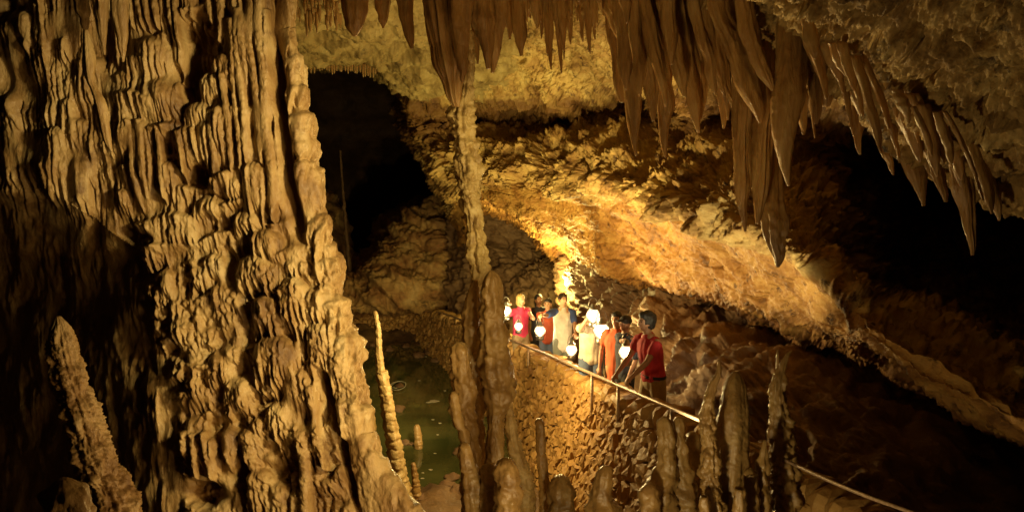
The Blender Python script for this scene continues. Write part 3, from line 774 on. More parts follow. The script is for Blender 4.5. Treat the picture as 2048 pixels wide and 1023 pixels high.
for i in range(16):
    x = rs.uniform(1610, 1900); top = 60 + (x - 1600) * .78; ln = rs.uniform(40, 110); wd = rs.uniform(5, 11)
    stc([(x, top, wd * 1.2), (x + ln * .18, top + ln * .5, wd), (x + ln * .34, top + ln, 1.5)], rs.uniform(8.2, 8.8) - (x - 1610) * .002,
        'small slanting stalactite under the rough right ceiling', 'small stalactites under the rough ceiling', seg=14, rows=24)
# fringe at the top centre right
for i in range(70):
    x = rs.uniform(1000, 1240); top = rs.uniform(-50, 5); ln = rs.uniform(40, 150) * rs.uniform(.6, 1) * (1.15 - .35 * abs(x - 1120) / 115 * .5); wd = rs.uniform(4, 10)
    stc([(x, top, wd * 1.3), (x + 3, top + ln * .5, wd), (x + 6, top + ln, 1.3)], rs.uniform(10.8, 12.5),
        'thin ochre stalactite in the dense fringe along the top centre of the cave', 'fringe of thin stalactites top centre', seg=12, rows=22)
# tiny far fringe beside the flowstone
for i in range(52):
    x = rs.uniform(578, 700); top = rs.uniform(-30, 45) - (x - 578) * .15; ln = rs.uniform(22, 50); wd = rs.uniform(2, 5)
    stc([(x, top, wd * 1.3), (x + 1, top + ln * .5, wd), (x + 2, top + ln, .8)], rs.uniform(13.8, 15.0),
        'tiny ochre stalactite in the distant fringe beside the flowstone column', 'distant tiny stalactites', seg=8, rows=12)
for i in range(26):
    x = 622 + i * 5.2 + rs.uniform(-2, 2); ln = rs.uniform(8, 22); top = 128 + (x - 622) * .05
    stc([(x, top - 6, 3), (x, top + ln * .5, 2), (x + .5, top + ln, .6)], 20.3,
        'tiny stalactite lining the upper lip of the black opening', 'tiny stalactites on the lip of the black opening', seg=7, rows=8)

ORD = ['leftmost', 'second from the left', 'third from the left', 'fourth from the left', 'fifth from the left', 'sixth from the left', 'seventh from the left', 'eighth from the left', 'ninth from the left']
def label_group(group, noun, bins):
    obs = [(o.location.x / max(.1, o.location.y), o) for o in COL.objects if o.get('group') == group]
    for x0, x1, where in bins:
        k = sorted([(1024 + FPX * u * CP, o) for u, o in obs if x0 <= 1024 + FPX * u * CP < x1], key=lambda q: q[0])
        for i, (_, o) in enumerate(k):
            w_ = 'rightmost' if i == len(k) - 1 and i > 0 else ORD[i] if i < len(ORD) else 'tenth from the left' if i == 9 else 'eleventh from the left' if i == 10 else 'further right'
            o['label'] = '%s %s, %s' % (w_, noun, where)
label_group('leaf shaped stalactites of the curtain', 'leaf shaped brown stalactite', [(0, 1290, 'at the left end of the curtain'), (1290, 1350, 'above the tip over the bright ledge'), (1350, 1420, 'around the short leaf like one'),
    (1420, 1500, 'behind the widest orange blade'), (1500, 1570, 'just left of the thick pillar'), (1570, 3000, 'around the thick pillar')])
label_group('slim stalactites filling the curtain', 'slim stalactite', [(0, 1290, 'packed in the curtain\'s left end'), (1290, 1350, 'behind the long tapering one'), (1350, 1420, 'behind the rounded dark one'),
    (1420, 1500, 'deep behind the widest blade'), (1500, 1570, 'deep between blade and thick pillar'), (1570, 3000, 'deep behind the thick pillar')])
label_group('curved draperies under the rough right ceiling', 'curved drapery stalactite', [(0, 1670, 'right of the thick pillar, against the black hollow'), (1670, 1730, 'under the bend of the rough ceiling'), (1730, 1800, 'beside the sweeping orange drapery'), (1800, 1870, 'around the large curved blade'), (1870, 3000, 'past the right end of the curtain')])
label_group('small stalactites under the rough ceiling', 'small slanting stalactite', [(0, 1680, 'right of the thick pillar'), (1680, 1780, 'under the bend of the rough ceiling'), (1780, 3000, 'under the far right ceiling')])
label_group('fringe of thin stalactites top centre', 'thin ochre stalactite', [(0, 1025, 'beside the ribbed brown pendants'), (1025, 1050, 'around the leaf shaped amber one'), (1050, 1080, 'right of the amber leaf'),
    (1080, 1110, 'in the left of the fringe'), (1110, 1140, 'in the middle of the fringe'), (1140, 1170, 'in the right of the fringe'), (1170, 1200, 'near the straw coloured one'), (1200, 3000, 'touching the curtain')])

# ---- hanging pieces at the top left of the flowstone
stc([(236, -60, 24), (240, 20, 18), (244, 80, 10), (246, 124, 2)], 7.2, 'dark stalactite with a bright right edge in the top left corner of the flowstone', mat=M_FLOW, flute=.2)
stc([(172, 60, 5), (176, 100, 11), (180, 140, 11), (184, 175, 5), (196, 190, 12), (206, 240, 11), (216, 280, 7), (224, 304, 2)], 7.2, 'pale knobbed stalactite ending in a point at the far left', mat=M_FLOW)
stc([(160, -60, 16), (164, 0, 14), (168, 40, 9), (170, 70, 2)], 7.4, 'short dark stalactite above the pale knobbed one', mat=M_FLOW)
stc([(196, -60, 16), (200, 0, 14), (206, 50, 10), (210, 110, 2)], 7.8, 'narrow shaded stalactite between the knobbed and bright edged ones', mat=M_FLOW)
for i in range(12):
    x = 165 + i * 9 + rs.uniform(-3, 3); top = 230 + rs.uniform(-40, 60); ln = rs.uniform(120, 260); wd = rs.uniform(6, 11)
    stc([(x, top, wd), (x + ln * .15, top + ln * .5, wd), (x + ln * .33, top + ln, 2)], rs.uniform(8.6, 9.2),
        'shadowed slanting drapery stalactite in the dark recess left of the flowstone', 'dark draperies in the left recess', mat=M_FLOW, seg=16, rows=30)

label_group('dark draperies in the left recess', 'shadowed slanting drapery', [(0, 210, 'far left of the dark recess'), (210, 3000, 'beside the lit flowstone')])

# ---- pale ringed column in the centre
SN[0] += 1
formation('ringed_column', [(936, 60, 10), (935, 110, 13), (932, 160, 15), (926, 210, 20), (922, 228, 25), (925, 262, 23), (932, 300, 23), (938, 346, 25), (940, 372, 20), (944, 410, 17), (949, 432, 15), (952, 470, 17),
     (955, 512, 19), (960, 545, 16), (957, 585, 14), (952, 640, 15)], 9.8, 'pale ringed calcite column running from the central drapery down to the dark stalagmites',
     cat='column', mat=M_PALE, seg=56, rows=260, knob=.20, ring=2.0, ringamp=.34, flute=.30, lump=.12, craggy=.05, seed=3)

# ---- dark backlit stalagmite group in the centre
def knobs(owner_pts, d, n, seed, rpx=(6, 14)):
    pass
stg([(984, 541, 4), (983, 556, 15), (983, 590, 22), (987, 640, 25), (991, 700, 31), (997, 760, 34), (999, 800, 29), (992, 830, 16), (990, 880, 17), (992, 1000, 24), (992, 1250, 36)], 9, 'tall dark stalagmite with a rounded head standing in front of the group of people', seg=44, rows=200, lump=.10)
stg([(950, 560, 6), (946, 600, 16), (944, 640, 19), (948, 700, 22), (946, 780, 22), (950, 860, 20), (958, 960, 22), (962, 1250, 34)], 9.3, 'dark stalagmite trunk directly under the pale ringed column', seg=36, rows=170, lump=.08)
stg([(916, 684, 5), (917, 695, 17), (920, 730, 20), (928, 790, 20), (936, 850, 15), (946, 940, 18), (950, 1250, 30)], 8.9, 'rounded brown stalagmite left of the dark trunk, top level with the path rail', seg=36, rows=150, lump=.12)
stg([(906, 782, 4), (906, 790, 10), (910, 815, 12), (918, 850, 12), (932, 900, 12), (944, 1250, 20)], 8.7, 'small knob stalagmite on the left flank of the rounded brown one', seg=22, rows=90, lump=.2)
stg([(929, 884, 4), (930, 892, 12), (935, 925, 16), (944, 980, 19), (952, 1250, 30)], 8.3, 'blunt stalagmite low down at the left of the dark central group', seg=28, rows=100, lump=.1)
stg([(1012, 915, 5), (1012, 925, 20), (1014, 960, 25), (1016, 1010, 26), (1016, 1250, 32)], 7.9, 'thick round topped dark stalagmite at the bottom centre edge', seg=36, rows=100)
stg([(980, 925, 5), (980, 937, 16), (982, 970, 20), (986, 1250, 28)], 8.3, 'squat dark stalagmite behind the thick round topped one', seg=28, rows=90)
stg([(1014, 790, 4), (1020, 830, 9), (1026, 880, 13), (1040, 930, 17), (1048, 985, 22), (1050, 1250, 34)], 9.6, 'knobbly lit stalagmite right of the dark central group', seg=30, rows=150, lump=.22, mat=M_PALE)
stg([(1078, 836, 4), (1079, 846, 9), (1083, 900, 10), (1088, 960, 11), (1091, 1020, 13), (1094, 1300, 18)], 9.8, 'thin post like stalagmite standing before the rubble wall', seg=24, rows=120)
stg([(1122, 950, 6), (1122, 962, 20), (1124, 1000, 27), (1126, 1250, 40)], 9.4, 'low dark red brown stalagmite dome at the bottom, right of the thin post', seg=30, rows=90, lump=.15)
stg([(1210, 930, 5), (1210, 940, 16), (1206, 965, 20), (1204, 985, 19), (1208, 1010, 30), (1214, 1040, 40), (1220, 1250, 60)], 8.6, 'shadowy figure shaped stalagmite with a bulbous head at the bottom edge', seg=36, rows=110, lump=.06)
stg([(1330, 832, 5), (1330, 842, 14), (1331, 862, 16), (1334, 905, 17), (1332, 950, 25), (1322, 1000, 32), (1318, 1250, 50)], 8.4, 'left of the twin finger stalagmites in front of the path', 'twin finger stalagmites', seg=36, rows=130, lump=.14)
stg([(1357, 832, 4), (1357, 842, 11), (1357, 870, 13), (1360, 920, 18), (1366, 980, 26), (1372, 1250, 44)], 8.5, 'right of the twin finger stalagmites, slimmer and darker', 'twin finger stalagmites', seg=32, rows=120, lump=.12)
stg([(1384, 862, 4), (1384, 872, 12), (1388, 920, 18), (1396, 1000, 28), (1400, 1250, 40)], 8.9, 'dim stalagmite half hidden behind the twin fingers', seg=26, rows=80)
stg([(1300, 965, 5), (1300, 975, 16), (1302, 1010, 22), (1304, 1250, 34)], 8.1, 'lumpy stalagmite at the foot of the twin fingers', seg=28, rows=80, lump=.2)
stg([(1437, 718, 2), (1435, 745, 6), (1424, 775, 9), (1418, 810, 12), (1416, 850, 16), (1420, 890, 15), (1418, 940, 20), (1424, 1000, 22), (1428, 1250, 36)], 7.8, 'jagged glistening stalagmite with a thin spike top, beside the path rail', craggy=.14, seg=48, rows=190, lump=.3, knob=.2)
stg([(1474, 742, 6), (1472, 770, 22), (1466, 830, 32), (1462, 900, 36), (1458, 1000, 40), (1456, 1250, 56)], 8.1, 'broad smooth brown stalagmite trunk right of the jagged spike topped one', seg=44, rows=140, flute=.16, ring=0, knob=.05)
stg([(1408, 1000, 4), (1408, 1010, 12), (1410, 1250, 30)], 7.6, 'small wet knob at the foot of the jagged stalagmite', seg=20, rows=60, lump=.2)
stg([(1583, 700, 2), (1574, 712, 4), (1562, 745, 10), (1556, 790, 16), (1560, 850, 22), (1566, 920, 28), (1570, 1000, 34), (1574, 1250, 48)], 8.3, 'gnarled unlit stalagmite with a horn like tip near the right of the path', craggy=.14, seg=48, rows=160, lump=.25, knob=.2)
stg([(1556, 700, 2), (1557, 730, 5), (1558, 770, 9), (1560, 840, 14)], 8.4, 'thin dark spike beside the horn tipped stalagmite', seg=16, rows=60)
stg([(1500, 935, 4), (1500, 945, 13), (1502, 975, 15), (1506, 1250, 26)], 7.8, 'rounded stalagmite head between the smooth trunk and the gnarled one', seg=28, rows=90, lump=.14)
stg([(1530, 880, 3), (1526, 905, 8), (1522, 940, 13), (1526, 1000, 17), (1532, 1250, 28)], 7.9, 'slim wet stalagmite leaning on the gnarled unlit one', seg=26, rows=110, lump=.25)
stg([(1480, 985, 4), (1480, 995, 13), (1482, 1250, 24)], 7.6, 'low wet knob at the bottom edge left of the rounded head', seg=22, rows=60, lump=.2)
# ---- stalagmites in and by the pool
stg([(750, 621, 3), (751, 630, 5), (756, 670, 6.5), (762, 735, 8.5), (764, 741, 8), (765, 745, 13), (773, 790, 13), (782, 850, 15), (790, 905, 16), (798, 945, 16), (803, 985, 20), (806, 1040, 26)], 14.6, 'tall thin pale stalagmite pole leaning slightly, jointed halfway, at the pool edge', seg=24, rows=220, mat=M_PALE, ring=1.5, knob=.12)
stg([(834, 848, 3), (834, 856, 7), (837, 885, 8), (838, 925, 10)], 17.2, 'short dark stalagmite standing in the pool water', seg=18, rows=50, ring=1.5)
stg([(826, 924, 2), (827, 932, 5.5), (831, 965, 8), (834, 1000, 10), (836, 1030, 12)], 14.8, 'short ringed stalagmite beside the foot of the tall thin pole', seg=18, rows=60, ring=1.3)
stg([(740, 812, 3), (740, 820, 7), (742, 845, 9), (744, 900, 12)], 18.2, 'stubby stalagmite in the pool close to the flowstone edge', seg=16, rows=36)
# ---- second column in the lower left corner
stg([(118, 632, 4), (122, 655, 17), (128, 700, 30), (148, 780, 34), (166, 830, 37), (186, 900, 38), (210, 965, 42), (228, 1030, 46), (250, 1300, 64)], 5.6,
    'dark knobbly leaning stalagmite in the lower left corner with a bright jagged right edge', mat=M_FLOW, seg=90, rows=320, knob=.16, lump=.16, craggy=.09, flute=.12)
formation('stalagmite', [(128, 955, 8), (132, 968, 26), (135, 1010, 48), (138, 1250, 70)], 3.9, 'lit lump at the very bottom left edge', mat=M_FLOW, seg=40, rows=80, knob=.2, lump=.2, seed=78)
# ---- far columns faintly seen in the black opening
for (x, y0, y1, wd, lab) in [(688, 300, 520, 5, 'faint slender column standing inside the black opening')]:
    formation('far_column', [(x - 8, y0, wd * .4), (x, (y0 + y1) / 2, wd * .6), (x + 14, y1 + 60, wd * 1.2)], 27, lab, cat='column', mat=M_DARK, seg=14, rows=90, ring=1.6, lump=.5, knob=.25, seed=int(x))

# ================================================================== the guided path: rubble wall, floor, rail
def joined(name, parts, mat, parent=None, smooth=True, loc=None):
    V = []; F = []; n = 0
    for v, f in parts:
        V += [tuple(map(float, p)) for p in v]; F += [tuple(int(i) + n for i in q) for q in f]; n += len(v)
    me = bpy.data.meshes.new(name); me.from_pydata(V, [], F)
    if smooth: me.polygons.foreach_set('use_smooth', np.full(len(me.polygons), True))
    if mat: me.materials.append(mat)
    me.update()
    return link(name, me, parent, loc)

TOP = [(838, 627, 26.2), (870, 634, 24.6), (940, 656, 21.5), (1018, 694, 18.6), (1060, 712, 17.6), (1130, 748, 15.5), (1200, 788, 13.0), (1260, 812, 11.5), (1310, 836, 10.6), (1380, 868, 9.7), (1430, 892, 9.2),
       (1500, 930, 8.7), (1620, 1000, 8.2), (1800, 1110, 7)]
TW = np.array([P(*p) for p in TOP]); TW = catmull(TW, 240)
_s = np.concatenate([[0], np.cumsum(np.linalg.norm(np.diff(TW, axis=0), axis=1))])
WL = _s[-1]
def top_at(s): return np.array([np.interp(s, _s, TW[:, i]) for i in range(3)])
def wall_pt(s, hgt, out=0.0):
    """s metres along the wall, hgt metres below its top, out = proud of the face"""
    t = top_at(s); t2 = top_at(min(s + .2, WL)); t1 = top_at(max(0, s - .2))
    dr = t2 - t1; dr[2] = 0; dr /= np.linalg.norm(dr)
    n = np.array([dr[1], -dr[0], 0]);
    if n[0] > 0: n = -n
    return t + n * (out + .26 * hgt * (1 + .15 * math.sin(s * 1.3))) + np.array([0, 0, -hgt])
wall = empty('stone_wall', tuple(top_at(0) * [1, 1, 0]), 'long battered rubble stone retaining wall holding up the guided path above the pool', 'wall')
WO = np.array(wall.location)
# mortar core: face, top, inner side
ss = np.linspace(0, WL, 420); hs = np.linspace(0, 2.7, 70)
G = np.array([[wall_pt(s, h_) for s in ss] for h_ in hs])
n_ = np.array([-1, -.25, .25]); n_ /= np.linalg.norm(n_)
G = G + n_ * (.035 * fbm(G[..., 0] * 3, G[..., 1] * 3, G[..., 2] * 3, 4) - .015)[..., None]
inner = np.array([[wall_pt(s, 0.0, -.42) for s in ss], [wall_pt(s, 0, -.42) - [0, 0, 1.2] for s in ss]])
mo = link('mortar', mesh_np('mortar', np.concatenate([inner[::-1], G]).reshape(-1, 3) - WO, grid_faces(72, 420), M_STONE), wall)
# irregular stones: voronoi cells over the face
rs = random.Random(21)
sites = []
cw, chh = .235, .155
for j in range(-1, int(2.6 / chh) + 1):
    for i in range(-1, int(WL / cw) + 1):
        sites.append(((i + .5 * (j & 1) + rs.uniform(-.42, .42)) * cw + .5 * j * chh * .3, (j + .5 + rs.uniform(-.4, .4)) * chh))
sites = np.array(sites)
def cell(k):
    c = sites[k]; poly = [c + np.array(q) for q in [(-.4, -.3), (.4, -.3), (.4, .3), (-.4, .3)]]
    dd = np.abs(sites - c).max(1); idx = np.where((dd < .62) & (dd > 0))[0]
    for j in idx:
        m_ = (sites[j] + c) / 2; nn = sites[j] - c; out = []
        for a in range(len(poly)):
            p, q = poly[a], poly[(a + 1) % len(poly)]
            dp, dq = np.dot(p - m_, nn), np.dot(q - m_, nn)
            if dp <= 0: out.append(p)
            if dp * dq < 0: out.append(p + (q - p) * dp / (dp - dq))
        poly = out
        if len(poly) < 3: return None
    return poly
def stone_geo(poly, pt, prot):
    c = np.mean(poly, axis=0); pl = []
    for a in range(len(poly)):             # split long edges for a rounder outline
        p, q = poly[a], poly[(a + 1) % len(poly)]
        if np.linalg.norm(q - p) > .05: pl.append(p)
        if np.linalg.norm(q - p) > .15: pl.append((p + q) / 2 + np.array([rs.uniform(-.01, .01), rs.uniform(-.01, .01)]))
    if len(pl) < 3: return None
    n = len(pl); V = []
    tx, ty = rs.uniform(-.25, .25), rs.uniform(-.35, .25)
    for sc_, o_ in ((.95, -.06), (.88, prot * .55), (.60, prot)):
        for p in pl:
            q = c + (p - c) * sc_
            k_ = o_ + ((q - c)[0] * tx + (q - c)[1] * ty) * (1 if o_ > 0 else 0) + (rs.uniform(-.022, .022) if o_ > 0 else 0)
            V.append(pt(q[0], q[1], k_))
    V.append(pt(c[0], c[1], prot * 1.08))
    F = []
    for r in range(2):
        for a in range(n):
            F.append((r * n + a, r * n + (a + 1) % n, (r + 1) * n + (a + 1) % n, (r + 1) * n + a))
    for a in range(n): F.append((2 * n + a, 2 * n + (a + 1) % n, 3 * n))
    return V, F
geos = []
for k in range(len(sites)):
    s, h_ = sites[k]
    if not (0.05 < s < WL - .1 and .05 < h_ < 2.6): continue
    poly = cell(k)
    if poly is None: continue
    poly = [np.array([min(max(p[0], 0), WL), max(p[1], .01)]) for p in poly]
    g = stone_geo(poly, wall_pt, rs.uniform(.02, .065))
    if g is None: continue
    c = wall_pt(s, h_); rel = Vector(c) - Vector((0, 0, CAMZ))
    dd = rel.y * CP - rel.z * SP
    ppx = 1024 + FPX * rel.x / dd; ppy = 511.5 - FPX * (rel.y * SP + rel.z * CP) / dd
    vis = -30 < ppx < 1440 and ppy < 1060
    geos.append((dd if vis else 99 + dd, g, c))
geos.sort(key=lambda q: q[0])
for i, (dd, g, c) in enumerate(geos[:290]):
    joined('stone', [([np.array(v) - c for v in g[0]], g[1])], M_STONE, wall, smooth=False, loc=tuple(c - WO))
o = joined('small_stones', [([np.array(v) - WO for v in g[0]], g[1]) for _, g, _ in geos[290:]], M_STONE, wall, smooth=False); o['kind'] = 'stuff'
# coping stones along the top
protos = []
for q in range(7):
    V = []; F = []
    seg, rows_ = 8, 4
    for r in range(rows_):
        z_ = [-.06, .02, .075, .10][r]; sc_ = [1, 1.0, .82, .45][r]
        for a in range(seg):
            an = 2 * math.pi * a / seg
            e = (abs(math.cos(an)) ** .6 * (1 if math.cos(an) > 0 else -1), abs(math.sin(an)) ** .6 * (1 if math.sin(an) > 0 else -1))
            V.append((e[0] * .13 * sc_ + rs.uniform(-.018, .018), e[1] * .23 * sc_ + rs.uniform(-.02, .02), z_ + rs.uniform(-.012, .012)))
    for r in range(rows_ - 1):
        for a in range(seg): F.append((r * seg + a, r * seg + (a + 1) % seg, (r + 1) * seg + (a + 1) % seg, (r + 1) * seg + a))
    F.append(tuple((rows_ - 1) * seg + a for a in range(seg)))
    me = bpy.data.meshes.new('coping_stone'); me.from_pydata(V, [], F); me.materials.append(M_STONE); me.update()
    protos.append(me)
s = .1; ncop = 0
while s < WL - .2 and ncop < 80:
    p = wall_pt(s, 0, -.17); t2 = top_at(min(WL, s + .1)) - top_at(max(0, s - .1))
    o = link('coping_stone', rs.choice(protos), wall, tuple(p - WO + [0, 0, rs.uniform(-.03, .05)]))
    o.rotation_euler = (rs.uniform(-.15, .15), rs.uniform(-.15, .15), math.atan2(t2[1], t2[0]) + rs.uniform(-.25, .25))
    k_ = rs.uniform(.75, 1.3); o.scale = (k_, rs.uniform(.85, 1.15), rs.uniform(.7, 1.5))
    s += .245 * k_; ncop += 1

# --- rubble end wall across the head of the pool
ew = empty('end_wall', tuple(P(760, 700, 25.2)), 'low rubble stone wall across the far end of the green pool', 'wall')
EO = np.array(ew.location)
def end_pt(s, h_, out=0.0):
    a = np.array(P(640, 634, 26.0)); b = np.array(P(868, 628, 25.8)); m_ = np.array(P(760, 626, 26.6))
    t = s / 3.4
    p = (1 - t) ** 2 * a + 2 * t * (1 - t) * m_ + t * t * b
    return p + np.array([0, -1, .0]) * (out + .12 * h_) + np.array([0, 0, -h_])
ss = np.linspace(-.4, 3.9, 90); hs = np.linspace(0, 2.2, 30)
G = np.array([[end_pt(-.4 if s < -.4 else s, h_) for s in ss] for h_ in hs]); back = np.array([[end_pt(s, 0, -1.6) for s in ss]])
link('mortar', mesh_np('mortar', np.concatenate([back, G]).reshape(-1, 3) - EO, grid_faces(31, 90), M_STONE), ew)
sites = np.array([((i + .5 * (j & 1) + rs.uniform(-.42, .42)) * .17 - .5, (j + .5 + rs.uniform(-.4, .4)) * .125) for j in range(0, 12) for i in range(0, 27)])
eg = []
for k in range(len(sites)):
    poly = cell(k)
    if poly is None: continue
    g = stone_geo([np.array([p[0], max(p[1], .0)]) for p in poly], end_pt, rs.uniform(.03, .12))
    if g: eg.append((g, end_pt(*sites[k])))
for g, c in eg[:290]:
    joined('stone', [([np.array(v) - c for v in g[0]], g[1])], M_STONE, ew, smooth=False, loc=tuple(c - EO))

# --- path floor
ss = np.linspace(0, WL, 260); cr_ = np.linspace(0, 3.6, 26)
G = np.zeros((26, 260, 3))
for i, s in enumerate(ss):
    a = wall_pt(s, 0, -.40)
    for j, c in enumerate(cr_):
        p = wall_pt(s, 0, -.40 - c); G[j, i] = (p[0], p[1], floor_line(p[1]))
G[..., 2] += .03 * fbm(G[..., 0] * 2, G[..., 1] * 2, G[..., 2] * 0, 4)
M_PATH = rock_mat('trodden_path', [(0.06, 0.04, 0.025), (0.11, 0.075, 0.045), (0.15, 0.105, 0.065)], 2.5, (0.5, 0.85), 0.5, 16, 1.0, 0.25, None, 0.03)
tag(link('path', mesh_np('path', G.reshape(-1, 3), grid_faces(26, 260), M_PATH)), kind='structure')

# --- handrail
def bar(pts, r, seg=8):
    V = []; F = []; n = len(pts)
    pts = [Vector(p) for p in pts]
    for i, p in enumerate(pts):
        d = (pts[min(i + 1, n - 1)] - pts[max(i - 1, 0)]).normalized()
        up = Vector((0, 0, 1)) if abs(d.z) < .9 else Vector((1, 0, 0))
        a = d.cross(up).normalized(); b = a.cross(d).normalized()
        rr_ = r[i] if isinstance(r, (list, tuple)) else r
        for k in range(seg):
            an = 2 * math.pi * k / seg
            V.append(p + a * math.cos(an) * rr_ + b * math.sin(an) * rr_)
    for i in range(n - 1):
        for k in range(seg):
            F.append((i * seg + k, i * seg + (k + 1) % seg, (i + 1) * seg + (k + 1) % seg, (i + 1) * seg + k))
    F.append(tuple(range(seg))[::-1]); F.append(tuple((n - 1) * seg + k for k in range(seg)))
    return V, F
RAIL = [P(846, 622, 25.8), P(878, 624, 24.4), P(935, 644, 21.4), P(1025, 681, 18.4), P(1100, 711, 15.9), P(1200, 754, 12.6), P(1226, 765, 11.9), P(1290, 793, 10.7), P(1400, 840, 9.4), P(1505, 888, 8.7), P(1548, 908, 8.4), P(1640, 952, 7.6), P(1730, 990, 6.95), P(1830, 1026, 6.4), P(1960, 1075, 5.7)]
M_RAIL = plain_mat('weathered_rail', (0.36, 0.25, 0.16), .42, 0.25, .35, 30)
ra = empty('handrail', tuple(P(1025, 681, 18.4)), 'long pale pipe handrail running down the edge of the guided path', 'handrail')
RO = Vector(ra.location)
rc = catmull(np.array(RAIL), 120)
joined('rail_pipe', [bar([Vector(p) - RO for p in rc], [float(q) for q in np.linspace(.028, .012, 120)], 10)], M_RAIL, ra)
for t in (0, 8, 19, 29, 41, 53, 64, 75, 86, 112):
    p = Vector(rc[t])
    joined('post', [bar([Vector((p.x, p.y, floor_line(p.y) - .05)) - RO, Vector((p.x, p.y, p.z)) - RO], .022)], M_RAIL, ra)

# ================================================================== lanterns
M_GLOW = bpy.data.materials.new('lit_lantern_glass'); M_GLOW.use_nodes = True
N = M_GLOW.node_tree.nodes; L = M_GLOW.node_tree.links; N.remove(N['Principled BSDF'])
em = N.new('ShaderNodeEmission'); em.inputs[0].default_value = (1.0, .60, .24, 1); em.inputs[1].default_value = 6.0
tr_ = N.new('ShaderNodeBsdfTransparent'); mx = N.new('ShaderNodeMixShader'); mx.inputs[0].default_value = .5
L.new(tr_.outputs[0], mx.inputs[1]); L.new(em.outputs[0], mx.inputs[2]); L.new(mx.outputs[0], N['Material Output'].inputs['Surface'])
M_FLAME, N, L, B = new_mat('burning_mantle')
B.inputs['Base Color'].default_value = (1, .85, .6, 1)
B.inputs['Emission Color'].default_value = (1.0, .74, .40, 1); B.inputs['Emission Strength'].default_value = LANT
M_TIN = plain_mat('lantern_tin', (0.25, 0.24, 0.22), .4, .8, .2, 40)
def lathe(prof, seg=16, c=(0, 0, 0)):
    V = []; F = []
    for r, z in prof:
        for k in range(seg):
            an = 2 * math.pi * k / seg; V.append((c[0] + r * math.cos(an), c[1] + r * math.sin(an), c[2] + z))
    n = len(prof)
    for i in range(n - 1):
        for k in range(seg): F.append((i * seg + k, i * seg + (k + 1) % seg, (i + 1) * seg + (k + 1) % seg, (i + 1) * seg + k))
    F.append(tuple(range(seg))[::-1]); F.append(tuple((n - 1) * seg + k for k in range(seg)))
    return V, F
def lantern(px, py, d, label, sc=1.0):
    g = P(px, py, d)
    o = empty('lantern', tuple(g), label, 'lantern', 'lit lanterns carried by the visitors')
    o.scale = (sc * 1.15,) * 3
    joined('base', [lathe([(.055, -.15), (.062, -.145), (.062, -.09), (.045, -.075), (.04, -.07)])], M_TIN, o)
    joined('globe', [lathe([(.03, -.07), (.060, -.055), (.078, -.01), (.076, .03), (.055, .065), (.032, .075)], 18)], M_GLOW, o)
    joined('mantle', [lathe([(.01, -.045), (.030, -.03), (.040, 0), (.034, .03), (.012, .05)], 14)], M_FLAME, o)
    joined('cap', [lathe([(.04, .076), (.058, .08), (.05, .10), (.03, .115), (.028, .14), (.012, .15)])], M_TIN, o)
    joined('handle', [bar([(.062 * math.cos(a), 0, .10 + .13 * math.sin(a)) for a in np.linspace(0, math.pi, 12)], .004, 6)], M_TIN, o)
    for s_ in (-1, 1): joined('side_wire', [bar([(.06 * s_, 0, -.1), (.088 * s_, 0, 0), (.055 * s_, 0, .09)], .004, 6)], M_TIN, o)
    return g

# ================================================================== people
def remesh(parts, name, mat, parent, voxel=.012, smooth_it=2, loc=None):
    V = []; F = []; n = 0
    for v, f in parts:
        V += [tuple(map(float, p)) for p in v]; F += [tuple(int(i) + n for i in q) for q in f]; n += len(v)
    me = bpy.data.meshes.new(name); me.from_pydata(V, [], F); me.update()
    o = bpy.data.objects.new(name, me); COL.objects.link(o)
    md = o.modifiers.new('r', 'REMESH'); md.mode = 'VOXEL'; md.voxel_size = voxel; md.use_smooth_shade = True
    ms = o.modifiers.new('s', 'SMOOTH'); ms.iterations = smooth_it; ms.factor = .5
    dg = bpy.context.evaluated_depsgraph_get()
    m2 = bpy.data.meshes.new_from_object(o.evaluated_get(dg)); m2.name = name
    bpy.data.objects.remove(o); bpy.data.meshes.remove(me)
    m2.materials.clear(); m2.materials.append(mat)
    m2.polygons.foreach_set('use_smooth', np.full(len(m2.polygons), True))
    o = link(name, m2, parent, loc)
    return o

def limb(pts, seg=14):
    """pts: (point, rx, ry) chain; rx sideways, ry along reference, rounded ends"""
    P_ = [Vector(p[0]) for p in pts]; n = len(pts); V = []; F = []
    rings = []
    for i in range(n):
        d = (P_[min(i + 1, n - 1)] - P_[max(i - 1, 0)]).normalized()
        rings.append((P_[i], pts[i][1], pts[i][2], d))
    def rounded(r, sgn):
        p, rx, ry, d = r
        m_ = min(rx, ry)
        return [(p + d * sgn * m_ * math.sin(t), rx * math.cos(t), ry * math.cos(t), d) for t in (.45, .9, 1.3)]
    rings = rounded(rings[0], -1)[::-1] + rings + rounded(rings[-1], 1)
    for p, rx, ry, d in rings:
        ref = limb.ref
        a = d.cross(ref)
        if a.length < .2: a = d.cross(Vector((.3, .2, .9)))
        a.normalize(); b = a.cross(d).normalized()
        for k in range(seg):
            an = 2 * math.pi * k / seg
            V.append(p + a * rx * math.cos(an) + b * ry * math.sin(an))
    m = len(rings)
    for i in range(m - 1):
        for k in range(seg): F.append((i * seg + k, i * seg + (k + 1) % seg, (i + 1) * seg + (k + 1) % seg, (i + 1) * seg + k))
    F.append(tuple(range(seg))[::-1]); F.append(tuple((m - 1) * seg + k for k in range(seg)))
    return V, F
limb.ref = Vector((0, 1, 0))

